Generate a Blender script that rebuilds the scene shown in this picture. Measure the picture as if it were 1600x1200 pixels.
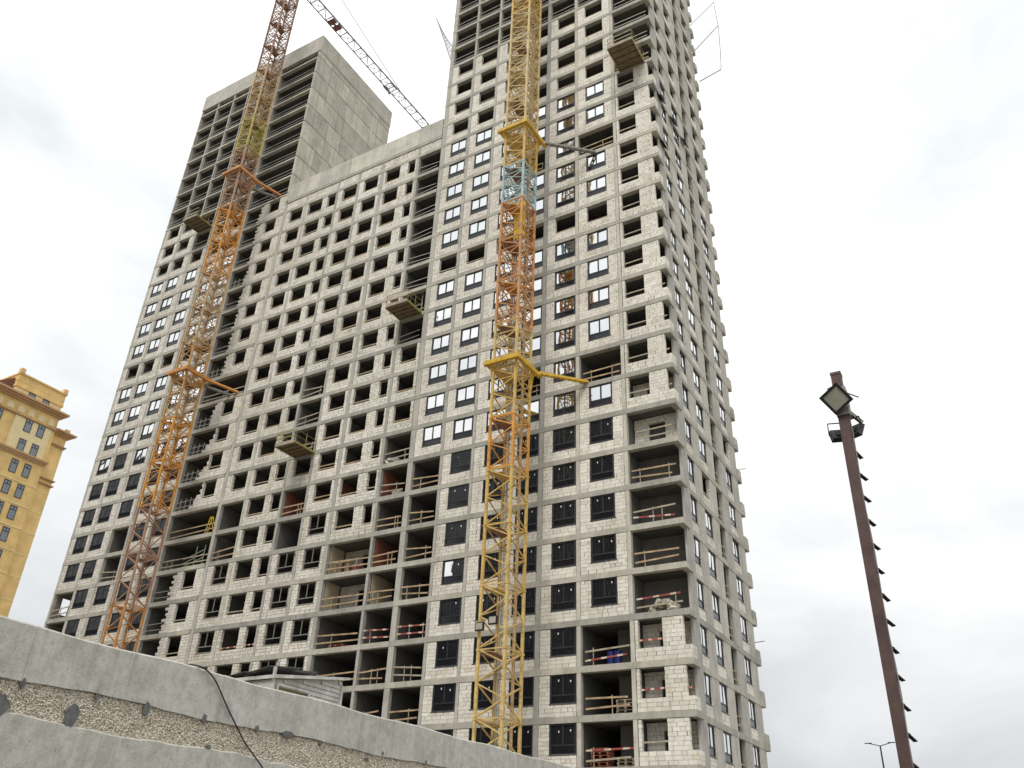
import bpy, math, random
import numpy as np
from mathutils import Vector, Matrix
R = random.Random(7)
sc = bpy.context.scene
for o in list(bpy.data.objects): bpy.data.objects.remove(o)
C = sc.collection

# ------------------------------------------------------------------ camera, sky, sun, exposure
cam_d = bpy.data.cameras.new('camera'); cam = bpy.data.objects.new('camera', cam_d); C.objects.link(cam)
cam.location = (17.3669, -51.2165, -8.8745)
cam.rotation_mode = 'XYZ'
cam.rotation_euler = (math.radians(120.13412), math.radians(-2.01172), math.radians(29.97796))
cam_d.sensor_width = 36; cam_d.lens = 1335.5276 / 1600 * 36
cam_d.clip_start = 0.1; cam_d.clip_end = 3000
sc.camera = cam

W = bpy.data.worlds.new('World'); sc.world = W; W.use_nodes = True
OVERCAST = .66
SUN_EL, SUN_AZ = 52, 12          # degrees; azimuth measured from -y towards +x
def build_world():
    nt = W.node_tree; N = nt.nodes; L = nt.links; N.clear()
    out = N.new('ShaderNodeOutputWorld'); bg = N.new('ShaderNodeBackground')
    sky = N.new('ShaderNodeTexSky'); sky.sky_type = 'NISHITA'; sky.sun_disc = False
    sky.sun_elevation = math.radians(SUN_EL); sky.sun_rotation = math.radians(180 - SUN_AZ)
    sky.dust_density = 3
    bg0 = N.new('ShaderNodeBackground'); bg0.inputs[1].default_value = 0.06
    L.new(sky.outputs[0], bg0.inputs[0])
    tc = N.new('ShaderNodeTexCoord'); mp = N.new('ShaderNodeMapping'); mp.inputs['Scale'].default_value = (1, 1, 2.6)
    mp.inputs['Location'].default_value = (3.1, 1.7, 0.4)
    L.new(tc.outputs['Generated'], mp.inputs[0])
    n1 = N.new('ShaderNodeTexNoise'); n1.inputs['Scale'].default_value = 2.2; n1.inputs['Detail'].default_value = 7
    n1.inputs['Roughness'].default_value = .52; n1.inputs['Distortion'].default_value = .35
    L.new(mp.outputs[0], n1.inputs['Vector'])
    cr = N.new('ShaderNodeValToRGB'); e = cr.color_ramp.elements
    e[0].position = .34; e[0].color = (.64, .67, .69, 1)
    e[1].position = .66; e[1].color = (1.0, 1.0, .995, 1)
    x = e.new(.49); x.color = (.82, .84, .855, 1)
    L.new(n1.outputs['Fac'], cr.inputs[0])
    sx = N.new('ShaderNodeSeparateXYZ'); L.new(tc.outputs['Generated'], sx.inputs[0])
    mz = N.new('ShaderNodeMath'); mz.operation = 'MAXIMUM'; mz.inputs[1].default_value = 0; L.new(sx.outputs[2], mz.inputs[0])
    ml = N.new('ShaderNodeMath'); ml.operation = 'MULTIPLY_ADD'; ml.inputs[1].default_value = .8 * OVERCAST; ml.inputs[2].default_value = OVERCAST
    L.new(mz.outputs[0], ml.inputs[0])                 # overcast sky, brighter towards the zenith
    L.new(cr.outputs[0], bg.inputs[0]); L.new(ml.outputs[0], bg.inputs[1])
    mx = N.new('ShaderNodeMixShader'); mx.inputs[0].default_value = .97      # thick overcast over the blue sky
    L.new(bg0.outputs[0], mx.inputs[1]); L.new(bg.outputs[0], mx.inputs[2]); L.new(mx.outputs[0], out.inputs[0])
build_world()
sd = bpy.data.lights.new('sun', 'SUN'); sd.energy = 1.5; sd.angle = math.radians(24); sd.color = (1, .965, .91)
sun = bpy.data.objects.new('sun', sd); C.objects.link(sun)
el, az = math.radians(SUN_EL), math.radians(SUN_AZ)
sdir = Vector((math.sin(az) * math.cos(el), -math.cos(az) * math.cos(el), math.sin(el)))
sun.rotation_euler = sdir.to_track_quat('Z', 'Y').to_euler(); sun.location = (0, -40, 150)
vs = sc.view_settings; vs.view_transform = 'Standard'; vs.look = 'None'; vs.gamma = 1; vs.exposure = 0.46
vs.use_curve_mapping = False

# ------------------------------------------------------------------ materials
def nodes(name):
    m = bpy.data.materials.new(name); m.use_nodes = True
    nt = m.node_tree; p = nt.nodes['Principled BSDF']
    return m, nt, nt.nodes, nt.links, p
def noise(N, L, vec, scale, detail=4, rough=.5, sc3=None):
    if sc3:
        mp = N.new('ShaderNodeMapping'); mp.inputs['Scale'].default_value = sc3; L.new(vec, mp.inputs[0]); vec = mp.outputs[0]
    n = N.new('ShaderNodeTexNoise'); n.inputs['Scale'].default_value = scale; n.inputs['Detail'].default_value = detail
    n.inputs['Roughness'].default_value = rough; L.new(vec, n.inputs['Vector']); return n.outputs['Fac']
def ramp(N, L, fac, stops):
    cr = N.new('ShaderNodeValToRGB'); e = cr.color_ramp.elements
    e[0].position, e[0].color = stops[0][0], (*stops[0][1], 1)
    e[1].position, e[1].color = stops[-1][0], (*stops[-1][1], 1)
    for p_, c_ in stops[1:-1]:
        k = e.new(p_); k.color = (*c_, 1)
    L.new(fac, cr.inputs[0]); return cr.outputs[0]
def mixc(N, L, fac, a, b, mode='MIX'):
    m = N.new('ShaderNodeMix'); m.data_type = 'RGBA'; m.blend_type = mode
    if isinstance(fac, float): m.inputs[0].default_value = fac
    else: L.new(fac, m.inputs[0])
    for s, v in ((6, a), (7, b)):
        if isinstance(v, tuple): m.inputs[s].default_value = (*v, 1)
        else: L.new(v, m.inputs[s])
    return m.outputs[2]
def bump(N, L, p, fac, strength=.3, dist=.02):
    b = N.new('ShaderNodeBump'); b.inputs['Strength'].default_value = strength; b.inputs['Distance'].default_value = dist
    L.new(fac, b.inputs['Height']); L.new(b.outputs[0], p.inputs['Normal'])
def mult(c, k): return tuple(x * k for x in c)

def concrete(name, col, var=.35, streak=.35, warm=(.36, .31, .22)):
    m, nt, N, L, p = nodes(name)
    g = N.new('ShaderNodeNewGeometry'); pos = g.outputs['Position']
    a = noise(N, L, pos, .55, 6, .6); b = noise(N, L, pos, 4.5, 5, .65)
    s = noise(N, L, pos, 1.0, 4, .6, (2.6, 2.6, .16))
    c = ramp(N, L, a, [(.28, mult(col, 1 - var)), (.5, col), (.72, mult(col, 1 + var * .6))])
    c = mixc(N, L, ramp(N, L, b, [(.35, (0, 0, 0)), (.75, (.35, .35, .35))]), c, mult(col, .62))
    c = mixc(N, L, ramp(N, L, s, [(.5, (0, 0, 0)), (.78, (streak,) * 3)]), c, mult(warm, .6))
    d_ = noise(N, L, pos, 1.7, 6, .68)
    c = mixc(N, L, ramp(N, L, d_, [(.5, (0, 0, 0)), (.7, (.5, .5, .5))]), c, mult(col, .55))
    oi = N.new('ShaderNodeObjectInfo')
    c = mixc(N, L, 1.0, c, ramp(N, L, oi.outputs['Random'], [(0, (.78, .79, .80)), (1, (1.08, 1.07, 1.04))]), 'MULTIPLY')
    L.new(c, p.inputs['Base Color']); p.inputs['Roughness'].default_value = .9
    bump(N, L, p, b, .35, .02)
    return m
def flat(name, col, rough=.6, metal=0., var=.15, scale=3.0, rust=None, rustamt=.5):
    m, nt, N, L, p = nodes(name)
    tc = N.new('ShaderNodeNewGeometry')
    a = noise(N, L, tc.outputs['Position'], scale, 5, .6)
    c = ramp(N, L, a, [(.3, mult(col, 1 - var)), (.7, mult(col, 1 + var))])
    if rust:
        b = noise(N, L, tc.outputs['Position'], scale * 2.3, 6, .7)
        c = mixc(N, L, ramp(N, L, b, [(.5, (0, 0, 0)), (.68, (rustamt,) * 3)]), c, rust)
    L.new(c, p.inputs['Base Color']); p.inputs['Roughness'].default_value = rough; p.inputs['Metallic'].default_value = metal
    return m
M = {}
M['conc'] = concrete('cast_concrete', (.36, .345, .295))
M['slab'] = concrete('slab_edge_concrete', (.475, .455, .395), .3, .5)
M['column'] = concrete('column_concrete', (.53, .51, .455), .25, .35)
M['pale'] = concrete('pale_cast_concrete', (.60, .575, .50), .25, .4)
M['inner'] = concrete('shaded_interior_concrete', (.16, .156, .143), .2, .2)  # room shade is put into this darker base colour
M['ceil'] = concrete('unlit_ceiling_concrete', (.10, .096, .088), .2, .2)  # slab concrete again, darkened to hold the shade under the slabs
def wall_mat():
    m, nt, N, L, p = nodes('retaining_wall_concrete')
    g = N.new('ShaderNodeNewGeometry'); pos = g.outputs['Position']
    a = noise(N, L, pos, 1.3, 7, .65); b = noise(N, L, pos, 7, 8, .7); s1 = noise(N, L, pos, 1.0, 6, .65, (5, 5, .35)); f = noise(N, L, pos, 42, 4, .7)
    c = ramp(N, L, a, [(.25, (.38, .37, .325)), (.42, (.52, .505, .445)), (.58, (.58, .565, .51)), (.75, (.66, .645, .59))])
    c = mixc(N, L, ramp(N, L, b, [(.42, (0, 0, 0)), (.7, (.6, .6, .6))]), c, (.27, .255, .22))
    c = mixc(N, L, ramp(N, L, s1, [(.5, (0, 0, 0)), (.68, (.4, .4, .4))]), c, (.30, .27, .21))
    s2 = noise(N, L, pos, 1.7, 5, .6, (9, 9, .3))
    c = mixc(N, L, ramp(N, L, s2, [(.55, (0, 0, 0)), (.72, (.55, .55, .55))]), c, (.60, .59, .55))
    c = mixc(N, L, ramp(N, L, f, [(.3, (.7, .7, .7)), (.42, (0, 0, 0))]), c, (.2, .19, .165))
    v = N.new('ShaderNodeTexVoronoi'); v.inputs['Scale'].default_value = 9; L.new(pos, v.inputs['Vector'])
    c = mixc(N, L, ramp(N, L, v.outputs['Distance'], [(.045, (.75, .75, .75)), (.075, (0, 0, 0))]), c, (.09, .085, .075))
    L.new(c, p.inputs['Base Color']); p.inputs['Roughness'].default_value = .92
    ad = N.new('ShaderNodeMath'); ad.operation = 'ADD'; L.new(b, ad.inputs[0]); L.new(f, ad.inputs[1])
    bump(N, L, p, ad.outputs[0], .55, .012)
    return m
M['wallc'] = wall_mat()
def block_mat():
    m, nt, N, L, p = nodes('aerated_concrete_block')
    g = N.new('ShaderNodeNewGeometry'); oi = N.new('ShaderNodeObjectInfo')
    ad = N.new('ShaderNodeMath'); ad.operation = 'ADD'; L.new(g.outputs['Random Per Island'], ad.inputs[0]); L.new(oi.outputs['Random'], ad.inputs[1])
    fr = N.new('ShaderNodeMath'); fr.operation = 'FRACT'; L.new(ad.outputs[0], fr.inputs[0])
    c = ramp(N, L, fr.outputs[0], [(0, (.60, .57, .505)), (.25, (.70, .675, .61)), (.7, (.74, .715, .65)), (.93, (.79, .77, .71)), (1, (.64, .57, .46))])
    a = noise(N, L, g.outputs['Position'], .28, 5, .6)
    c = mixc(N, L, ramp(N, L, a, [(.45, (0, 0, 0)), (.72, (.35, .35, .35))]), c, (.57, .55, .50))
    s = noise(N, L, g.outputs['Position'], 1.0, 4, .6, (1.5, 1.5, .1))
    c = mixc(N, L, ramp(N, L, s, [(.52, (0, 0, 0)), (.76, (.5, .5, .5))]), c, (.42, .37, .28))
    a2 = noise(N, L, g.outputs['Position'], .11, 3, .6)
    c = mixc(N, L, 1.0, c, ramp(N, L, a2, [(.35, (.88, .86, .82)), (.62, (1.08, 1.07, 1.06))]), 'MULTIPLY')
    b = noise(N, L, g.outputs['Position'], 9, 4, .7)
    c = mixc(N, L, ramp(N, L, b, [(.52, (0, 0, 0)), (.75, (.3, .3, .3))]), c, (.45, .42, .36))
    L.new(c, p.inputs['Base Color']); p.inputs['Roughness'].default_value = .95
    bump(N, L, p, b, .3, .01)
    return m
M['block'] = block_mat()
M['frame'] = flat('anthracite_window_frame', (.022, .024, .028), .45)
M['spandrel'] = flat('black_glass_spandrel', (.012, .013, .016), .12)
M['grey_frame'] = flat('grey_aluminium_frame', (.25, .235, .21), .5)
M['sticker'] = flat('white_sticker', (.75, .75, .72), .6)
def glass():
    m, nt, N, L, p = nodes('mirror_coated_glass')
    g = N.new('ShaderNodeNewGeometry')
    p.inputs['Base Color'].default_value = (.80, .805, .80, 1); p.inputs['Metallic'].default_value = 1
    p.inputs['Roughness'].default_value = .03
    n = noise(N, L, g.outputs['Position'], .9, 1, .4)
    bump(N, L, p, n, .25, .05)
    return m
M['glass'] = glass()
def dark_reflect():
    m, nt, N, L, p = nodes('dark_reflection_glass')
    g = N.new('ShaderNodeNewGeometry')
    p.inputs['Base Color'].default_value = (.013, .014, .017, 1); p.inputs['Roughness'].default_value = .09  # near-black base stands for dark reflections; bump for the cover's wrinkles
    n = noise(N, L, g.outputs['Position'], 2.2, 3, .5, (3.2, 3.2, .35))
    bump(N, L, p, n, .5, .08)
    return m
M['dark_reflect'] = dark_reflect()
M['house_glass'] = flat('grey_house_glass', (.20, .235, .27), .08)
M['lamp_glass'] = flat('floodlight_lens', (.42, .41, .34), .18)
M['wood'] = flat('pine_board', (.40, .29, .17), .8, 0, .4, 2)
M['oldwood'] = flat('weathered_board', (.36, .31, .23), .85, 0, .3, 2)
M['tube'] = flat('galvanised_tube', (.40, .38, .33), .5, .3)
M['deck'] = flat('plywood_deck', (.17, .13, .07), .8, 0, .3, 2)
M['olive'] = flat('olive_yellow_steel', (.30, .26, .07), .6, 0, .2, 2, (.15, .09, .04))
def stripes():
    m, nt, N, L, p = nodes('red_white_barrier_board')
    tc = N.new('ShaderNodeTexCoord'); sp = N.new('ShaderNodeSeparateXYZ'); L.new(tc.outputs['Generated'], sp.inputs[0])
    mu = N.new('ShaderNodeMath'); mu.operation = 'MULTIPLY'; mu.inputs[1].default_value = 2.6; L.new(sp.outputs[0], mu.inputs[0])
    fr = N.new('ShaderNodeMath'); fr.operation = 'FRACT'; L.new(mu.outputs[0], fr.inputs[0])
    gt = N.new('ShaderNodeMath'); gt.operation = 'GREATER_THAN'; gt.inputs[1].default_value = .36; L.new(fr.outputs[0], gt.inputs[0])
    g = N.new('ShaderNodeNewGeometry'); n = noise(N, L, g.outputs['Position'], 5, 4, .6)
    w = ramp(N, L, n, [(.35, (.48, .38, .26)), (.65, (.66, .60, .52))])
    r = ramp(N, L, n, [(.35, (.24, .04, .035)), (.65, (.36, .075, .06))])
    L.new(mixc(N, L, gt.outputs[0], w, r), p.inputs['Base Color']); p.inputs['Roughness'].default_value = .7
    return m
M['stripe'] = stripes()
M['red'] = flat('red_clay_brick', (.26, .085, .055), .9, 0, .25, 4)
M['beige'] = flat('beige_plaster', (.50, .42, .30), .9, 0, .15, 2)
RUST = (.20, .075, .03)
PAINT = dict(pale=(.62, .45, .17), yellow=(.60, .41, .12), orange=(.60, .26, .06), rust=(.54, .26, .085), tan=(.52, .36, .19),
             brown=(.40, .25, .16), blue=(.36, .50, .52), dark=(.24, .13, .085), ochre=(.50, .30, .11), straw=(.60, .46, .22), upper=(.30, .165, .10), jib=(.17, .15, .145), olive=(.46, .39, .10), vivid=(.64, .30, .05), collar=(.60, .38, .03))
for k, v in PAINT.items(): M['p_' + k] = flat('crane_paint_' + k, v, .55, 0, .2, 1.5, RUST, .55)
M['p_greysteel'] = flat('grey_tie_steel', (.22, .21, .19), .55, .2, .2)
M['p_panel'] = flat('yellow_sheet', (.75, .55, .02), .5, 0, .1)
M['black'] = flat('black_powder_coat', (.015, .015, .017), .5)
M['polered'] = flat('oxide_red_primer', (.078, .042, .037), .65, 0, .35, 2.5, (.11, .058, .038), .8)
M['stepiron'] = flat('dark_step_iron', (.045, .028, .026), .7, 0, .2, 5)
M['greenrail'] = flat('pale_green_paint', (.25, .30, .20), .6)
M['blue'] = flat('blue_plastic', (.014, .022, .13), .4)
M['rubble'] = flat('broken_block_rubble', (.48, .45, .38), .95, 0, .3, 4)
M['siding'] = flat('white_siding', (.55, .55, .51), .6, 0, .3, 1.4, (.22, .2, .17), .5)
M['rooffelt'] = flat('dark_roof_sheet', (.10, .10, .095), .6, .3, .4)
M['rubber'] = flat('black_rubber', (.018, .018, .018), .5)
M['tar'] = flat('dark_mortar_patch', (.13, .13, .128), .85, 0, .3, 14)
M['net'] = flat('white_net_cord', (.24, .25, .26), .8)
M['sheet'] = flat('pale_net_rope', (.25, .25, .25), .8)
M['ochre'] = flat('ochre_brick', (.76, .53, .215), .85, 0, .18, .5)
M['ochrelight'] = flat('cream_ochre_plaster', (.80, .66, .38), .85, 0, .08, 1)
M['ochrecorn'] = flat('cornice_ochre', (.70, .48, .23), .8, 0, .12, 1)
M['browncorn'] = flat('brown_moulding', (.52, .33, .17), .8, 0, .12, 1)
M['darkred'] = flat('dark_red_roof', (.16, .06, .045), .6)
M['earth'] = flat('bare_earth', (.30, .27, .22), .95, 0, .25, .5)
M['darkbrick'] = flat('dark_facade', (.035, .036, .04), .7, 0, .2, .3)
M['asphalt'] = flat('asphalt', (.055, .055, .055), .9)
def pebble():
    m, nt, N, L, p = nodes('exposed_aggregate')
    g = N.new('ShaderNodeNewGeometry')
    c = ramp(N, L, g.outputs['Random Per Island'], [(0, (.36, .30, .22)), (.22, (.58, .51, .39)), (.7, (.74, .68, .56)), (1, (.84, .82, .76))])
    L.new(c, p.inputs['Base Color']); p.inputs['Roughness'].default_value = .8
    return m
M['pebble'] = pebble()
M['mortar'] = flat('aggregate_bed_mortar', (.42, .37, .29), .95, 0, .2, 6)

# ------------------------------------------------------------------ mesh helpers
BF = [(0, 3, 2, 1), (4, 5, 6, 7), (0, 1, 5, 4), (1, 2, 6, 5), (2, 3, 7, 6), (3, 0, 4, 7)]
class MB:
    def __init__(s): s.v = []; s.f = []; s.mi = []; s.cur = 0
    def add(s, vs, fs):
        n = len(s.v); s.v += [tuple(v) for v in vs]; s.f += [tuple(i + n for i in f) for f in fs]; s.mi += [s.cur] * len(fs)
    def box(s, x0, x1, y0, y1, z0, z1):
        x0, x1 = min(x0, x1), max(x0, x1); y0, y1 = min(y0, y1), max(y0, y1); z0, z1 = min(z0, z1), max(z0, z1)
        s.add([(x0, y0, z0), (x1, y0, z0), (x1, y1, z0), (x0, y1, z0), (x0, y0, z1), (x1, y0, z1), (x1, y1, z1), (x0, y1, z1)], BF)
    def tube(s, a, b, r, n=4, r2=None, caps=True):
        a, b = Vector(a), Vector(b); d = b - a
        if d.length < 1e-6: return
        d.normalize(); u = d.cross(Vector((0, 0, 1)) if abs(d.z) < .95 else Vector((1, 0, 0))).normalized(); w = d.cross(u)
        r2 = r if r2 is None else r2; vs = []
        for c_, rr in ((a, r), (b, r2)):
            for k in range(n):
                t = 2 * math.pi * (k + .5) / n
                vs.append(c_ + u * math.cos(t) * rr + w * math.sin(t) * rr)
        fs = [(k, (k + 1) % n, n + (k + 1) % n, n + k) for k in range(n)]
        if caps: fs += [tuple(range(n - 1, -1, -1)), tuple(range(n, 2 * n))]
        s.add(vs, fs)
    def beam(s, a, b, w, h):           # rectangular bar, h measured along z
        a, b = Vector(a), Vector(b); d = (b - a).normalized()
        u = d.cross(Vector((0, 0, 1))).normalized() * w / 2; t = u.cross(d).normalized() * h / 2
        vs = [c_ + i * u + j * t for c_ in (a, b) for i, j in ((-1, -1), (1, -1), (1, 1), (-1, 1))]
        s.add(vs, [(0, 1, 2, 3), (7, 6, 5, 4), (0, 4, 5, 1), (1, 5, 6, 2), (2, 6, 7, 3), (3, 7, 4, 0)])
    def poly(s, pts, depth):           # closed outline extruded by a vector
        n = len(pts); dv = Vector(depth); vs = [Vector(p) for p in pts] + [Vector(p) + dv for p in pts]
        s.add(vs, [tuple(range(n - 1, -1, -1)), tuple(range(n, 2 * n))] + [(k, (k + 1) % n, n + (k + 1) % n, n + k) for k in range(n)])
    def mesh(s, name, mats, off=(0, 0, 0), recalc=False, smooth=False):
        me = bpy.data.meshes.new(name)
        ox, oy, oz = off
        me.from_pydata([(x - ox, y - oy, z - oz) for x, y, z in s.v], [], s.f)
        for m in (mats if isinstance(mats, (list, tuple)) else [mats]): me.materials.append(m)
        if any(s.mi): me.polygons.foreach_set('material_index', s.mi)
        if recalc:
            import bmesh
            bm = bmesh.new(); bm.from_mesh(me); bmesh.ops.recalc_face_normals(bm, faces=bm.faces); bm.to_mesh(me); bm.free()
        if smooth: me.polygons.foreach_set('use_smooth', [True] * len(me.polygons))
        me.update(); return me
WL = {}                                 # world location of every object built here
def place(name, me, parent, loc=(0, 0, 0), kind=None, label=None, rotz=0., scale=None):
    o = bpy.data.objects.new(name, me); C.objects.link(o)
    p = WL[parent.name] if parent else Vector((0, 0, 0))
    o.parent = parent; o.location = Vector(loc) - p; WL[o.name] = Vector(loc)
    if rotz: o.rotation_euler = (0, 0, rotz)
    if scale: o.scale = scale
    if kind: o['kind'] = kind
    if label: o['label'] = label
    return o
def part(name, mb, mat, parent, kind=None, label=None, recalc=False, smooth=False):
    p = WL[parent.name] if parent else Vector((0, 0, 0))
    return place(name, mb.mesh(name, mat, p, recalc, smooth), parent, p, kind, label)
def thing(name, label, cat, loc, group=None):
    o = bpy.data.objects.new(name, None); C.objects.link(o); o.empty_display_size = .3
    o.location = loc; WL[o.name] = Vector(loc); o['label'] = label; o['category'] = cat
    if group: o['group'] = group
    return o
def solo(name, mb, mat, label, cat, group=None, recalc=False, smooth=False):
    o = bpy.data.objects.new(name, mb.mesh(name, mat, (0, 0, 0), recalc, smooth)); C.objects.link(o); WL[o.name] = Vector((0, 0, 0))
    o['label'] = label; o['category'] = cat
    if group: o['group'] = group
    return o
GZ = -10.5

# ------------------------------------------------------------------ ground
mb = MB(); mb.add([(-1500, -1500, GZ), (1500, -1500, GZ), (1500, 1500, GZ), (-1500, 1500, GZ)], [(0, 1, 2, 3)])
g = part('ground', mb, M['earth'], None, 'structure')
mb = MB(); mb.box(9.5, 26, -140, 30, GZ - .1, GZ + .004)
part('road', mb, M['asphalt'], None, 'structure')

# ------------------------------------------------------------------ shared window meshes (front towards -y, origin bottom centre)
def win_meshes():
    w, h = 1.9, 1.84; b = MB()
    b.box(-w / 2, -w / 2 + .13, .0, .14, 0, h); b.box(w / 2 - .13, w / 2, .0, .14, 0, h)
    b.box(-w / 2 + .13, w / 2 - .13, .0, .14, h - .11, h); b.box(-w / 2 + .13, w / 2 - .13, .0, .14, 0, .10)
    b.box(-w / 2 + .13, w / 2 - .13, .02, .13, .50, .60); b.box(-.055, .055, .022, .13, .60, h - .11)
    b.box(-w / 2 - .04, w / 2 + .04, -.06, .0, -.05, -.005)
    fr = b.mesh('window', M['frame'])
    b = MB(); b.box(-.365, .365, .05, .075, .0, h - .11 - .60); pane = b.mesh('pane', M['glass'])
    b = MB(); b.box(-.365, .365, .05, .075, .0, h - .11 - .60); dark_reflect_ = b.mesh('pane', M['dark_reflect'])
    b = MB(); b.box(-w / 2 + .13, w / 2 - .13, .05, .08, .10, .50); low = b.mesh('lower_panel', M['spandrel'])
    b = MB(); b.box(-.035, .035, .035, .05, 0, .13); st = b.mesh('sticker', M['sticker'])
    b = MB()
    for x in (-.9, -.03, .84): b.box(x, x + .06, .02, .08, .0 if abs(x) > .1 else .55, 1.84)
    b.box(-.84, .84, .022, .078, 1.78, 1.84); b.box(-.84, .84, .022, .078, .50, .57); b.box(-.84, .84, .022, .078, 0, .06)
    b.box(-.98, .98, -.07, .02, -.06, -.01)
    for x in (-.9, .84): b.box(x, x + .05, -.02, .02, -.35, -.06)
    gf = b.mesh('window_frame', M['grey_frame'])
    return fr, pane, low, st, gf, dark_reflect_
WFR, WPANE, WLOW, WST, WGF, WDARKREF = win_meshes()
def window(parent, loc, rotz=0., sx=1., stick=False, dark_reflect=False):
    o = place('window', WFR, parent, loc, rotz=rotz, scale=(sx, 1, 1))
    def sub(nm, me, l, rot=(0, 0, 0)):
        s = bpy.data.objects.new(nm, me); C.objects.link(s); s.parent = o; s.location = l; s.rotation_euler = rot
    for x in (-.435, .435):       # each pane sits a hair out of true, so neighbours mirror slightly different sky
        sub('pane', WDARKREF if dark_reflect else WPANE, (x, 0, .60), (R.gauss(0, .012), 0, R.gauss(0, .014)))
    sub('lower_panel', WLOW, (0, 0, 0))
    if stick:
        for x in (-.32, .52):
            if R.random() < .85: sub('sticker', WST, (x + R.uniform(-.09, .09), 0, 1.36 + R.uniform(-.08, .12)), (0, R.uniform(-.3, .3), 0))
UB = MB(); UB.box(-.5, .5, -.5, .5, -.5, .5)
UBOARD = {k: UB.mesh('guard_board', M[k]) for k in ('wood', 'oldwood', 'tube', 'stripe')}
def board(parent, a, b, h=.13, mat='wood', t=.035):
    a, b = Vector(a), Vector(b); d = b - a
    o = place('guard_board', UBOARD[mat], parent, (a + b) / 2)
    o.rotation_euler = (0, -math.atan2(d.z, math.hypot(d.x, d.y)), math.atan2(d.y, d.x))
    o.scale = (d.length, t, h)
UBLK = UB.mesh('block', M['block'])

# facade frames: F(u, depth, z) -> world
FRONT = lambda u, d, z: (u, d, z)
SIDE = lambda u, d, z: (-.2 - d, u, z)
CAMV = Vector(cam.location)
class Building:
    def __init__(s, thing_, wide=1.): s.t = thing_; s.blocks = []; s.wide = wide
    def blk(s, F, u0, u1, d0, d1, z0, z1):
        a, b = F(u0, d0, z0), F(u1, d1, z1); s.blocks.append((min(a[0], b[0]), max(a[0], b[0]), min(a[1], b[1]), max(a[1], b[1]), z0, z1))
    def wall(s, F, u0, u1, k, holes=(), d0=.012, d1=.30, left=None, courses=10, zoff=.2):
        # running-bond blockwork between two slabs; holes = (u0,u1,course0,course1)
        for c in range(courses):
            z0 = 3 * k + zoff + .26 * c; z1 = z0 + .26
            segs = [(u0 + .02 if left is None else left(c), u1 - .02)]
            for h0, h1, c0, c1 in holes:
                if c0 <= c < c1:
                    n = []
                    for a, b in segs:
                        if h1 <= a or h0 >= b: n.append((a, b))
                        else:
                            if h0 - a > .05: n.append((a, h0))
                            if b - h1 > .05: n.append((h1, b))
                    segs = n
            for a, b in segs:
                L_ = b - a; x = a; first = True
                off = R.choice((.18, .3, .42)) if c % 2 else .6
                while x < b - .03:
                    l = off if first else .6 + R.choice((0, 0, 0, -.12, -.25)); first = False
                    e = min(b, x + l)
                    if b - e < .1: e = b
                    gp = R.choice((.014, .018, .024, .05)) * s.wide; gz = R.choice((.009, .011, .015)) * s.wide
                    j = R.gauss(0, .004)
                    s.blk(F, x + gp / 2, e - gp / 2, d0 + j, d1, z0 + gz, z1 - gz * .3 - (.03 if c == courses - 1 and courses == 10 else 0))
                    x = e
    def finish(s):
        def key(b):
            c = Vector(((b[0] + b[1]) / 2, (b[2] + b[3]) / 2, (b[4] + b[5]) / 2))
            return (c - CAMV).length / max(.25, (max(b[1] - b[0], b[3] - b[2]))) + (1000 if c.z < -3.2 else 0)
        s.blocks.sort(key=key)
        for b in s.blocks[:290]:
            place('block', UBLK, s.t, ((b[0] + b[1]) / 2, (b[2] + b[3]) / 2, (b[4] + b[5]) / 2), scale=(b[1] - b[0], b[3] - b[2], b[5] - b[4]))
        q = MB()
        for b in s.blocks[290:]: q.box(*b)
        part('blockwork', q, M['block'], s.t, 'stuff')

def rails_open(t, x0, x1, k, mat='wood', d=.12, wild=False):
    # two guard boards across an open bay
    for zz in (.45, 1.0):
        m0 = mat
        if mat == 'stripe' and R.random() < .45: mat = 'oldwood'
        j = R.uniform(-.12, .12) if wild else R.uniform(-.03, .03)
        ins = R.uniform(0, .35) if wild else 0
        board(t, (x0 + .02, d, 3 * k + .2 + zz + j), (x1 - .02 - ins, d + R.uniform(-.02, .05), 3 * k + .2 + zz - j), (.11 if mat != 'tube' else .06), mat); mat = m0
    if wild and mat != 'tube':
        for _ in range(R.choice((1, 2))):
            x = R.uniform(x0 + .3, x1 - .3); board(t, (x, d + .05, 3 * k + .2), (x + R.uniform(-.04, .04), d + .05, 3 * k + 1.35), .05, 'oldwood', .05)
def hole_board(t, x0, x1, k, mat='wood', n=1):
    for i in range(n):
        z = 3 * k + .98 + (.16 if n == 1 else (.1, .5)[i]) + R.uniform(0, .18)
        board(t, (x0 - .02, .16, z + R.uniform(-.04, .04)), (x1 + .02, .16, z + R.uniform(-.04, .04)), .10, mat)

K0 = -3
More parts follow.
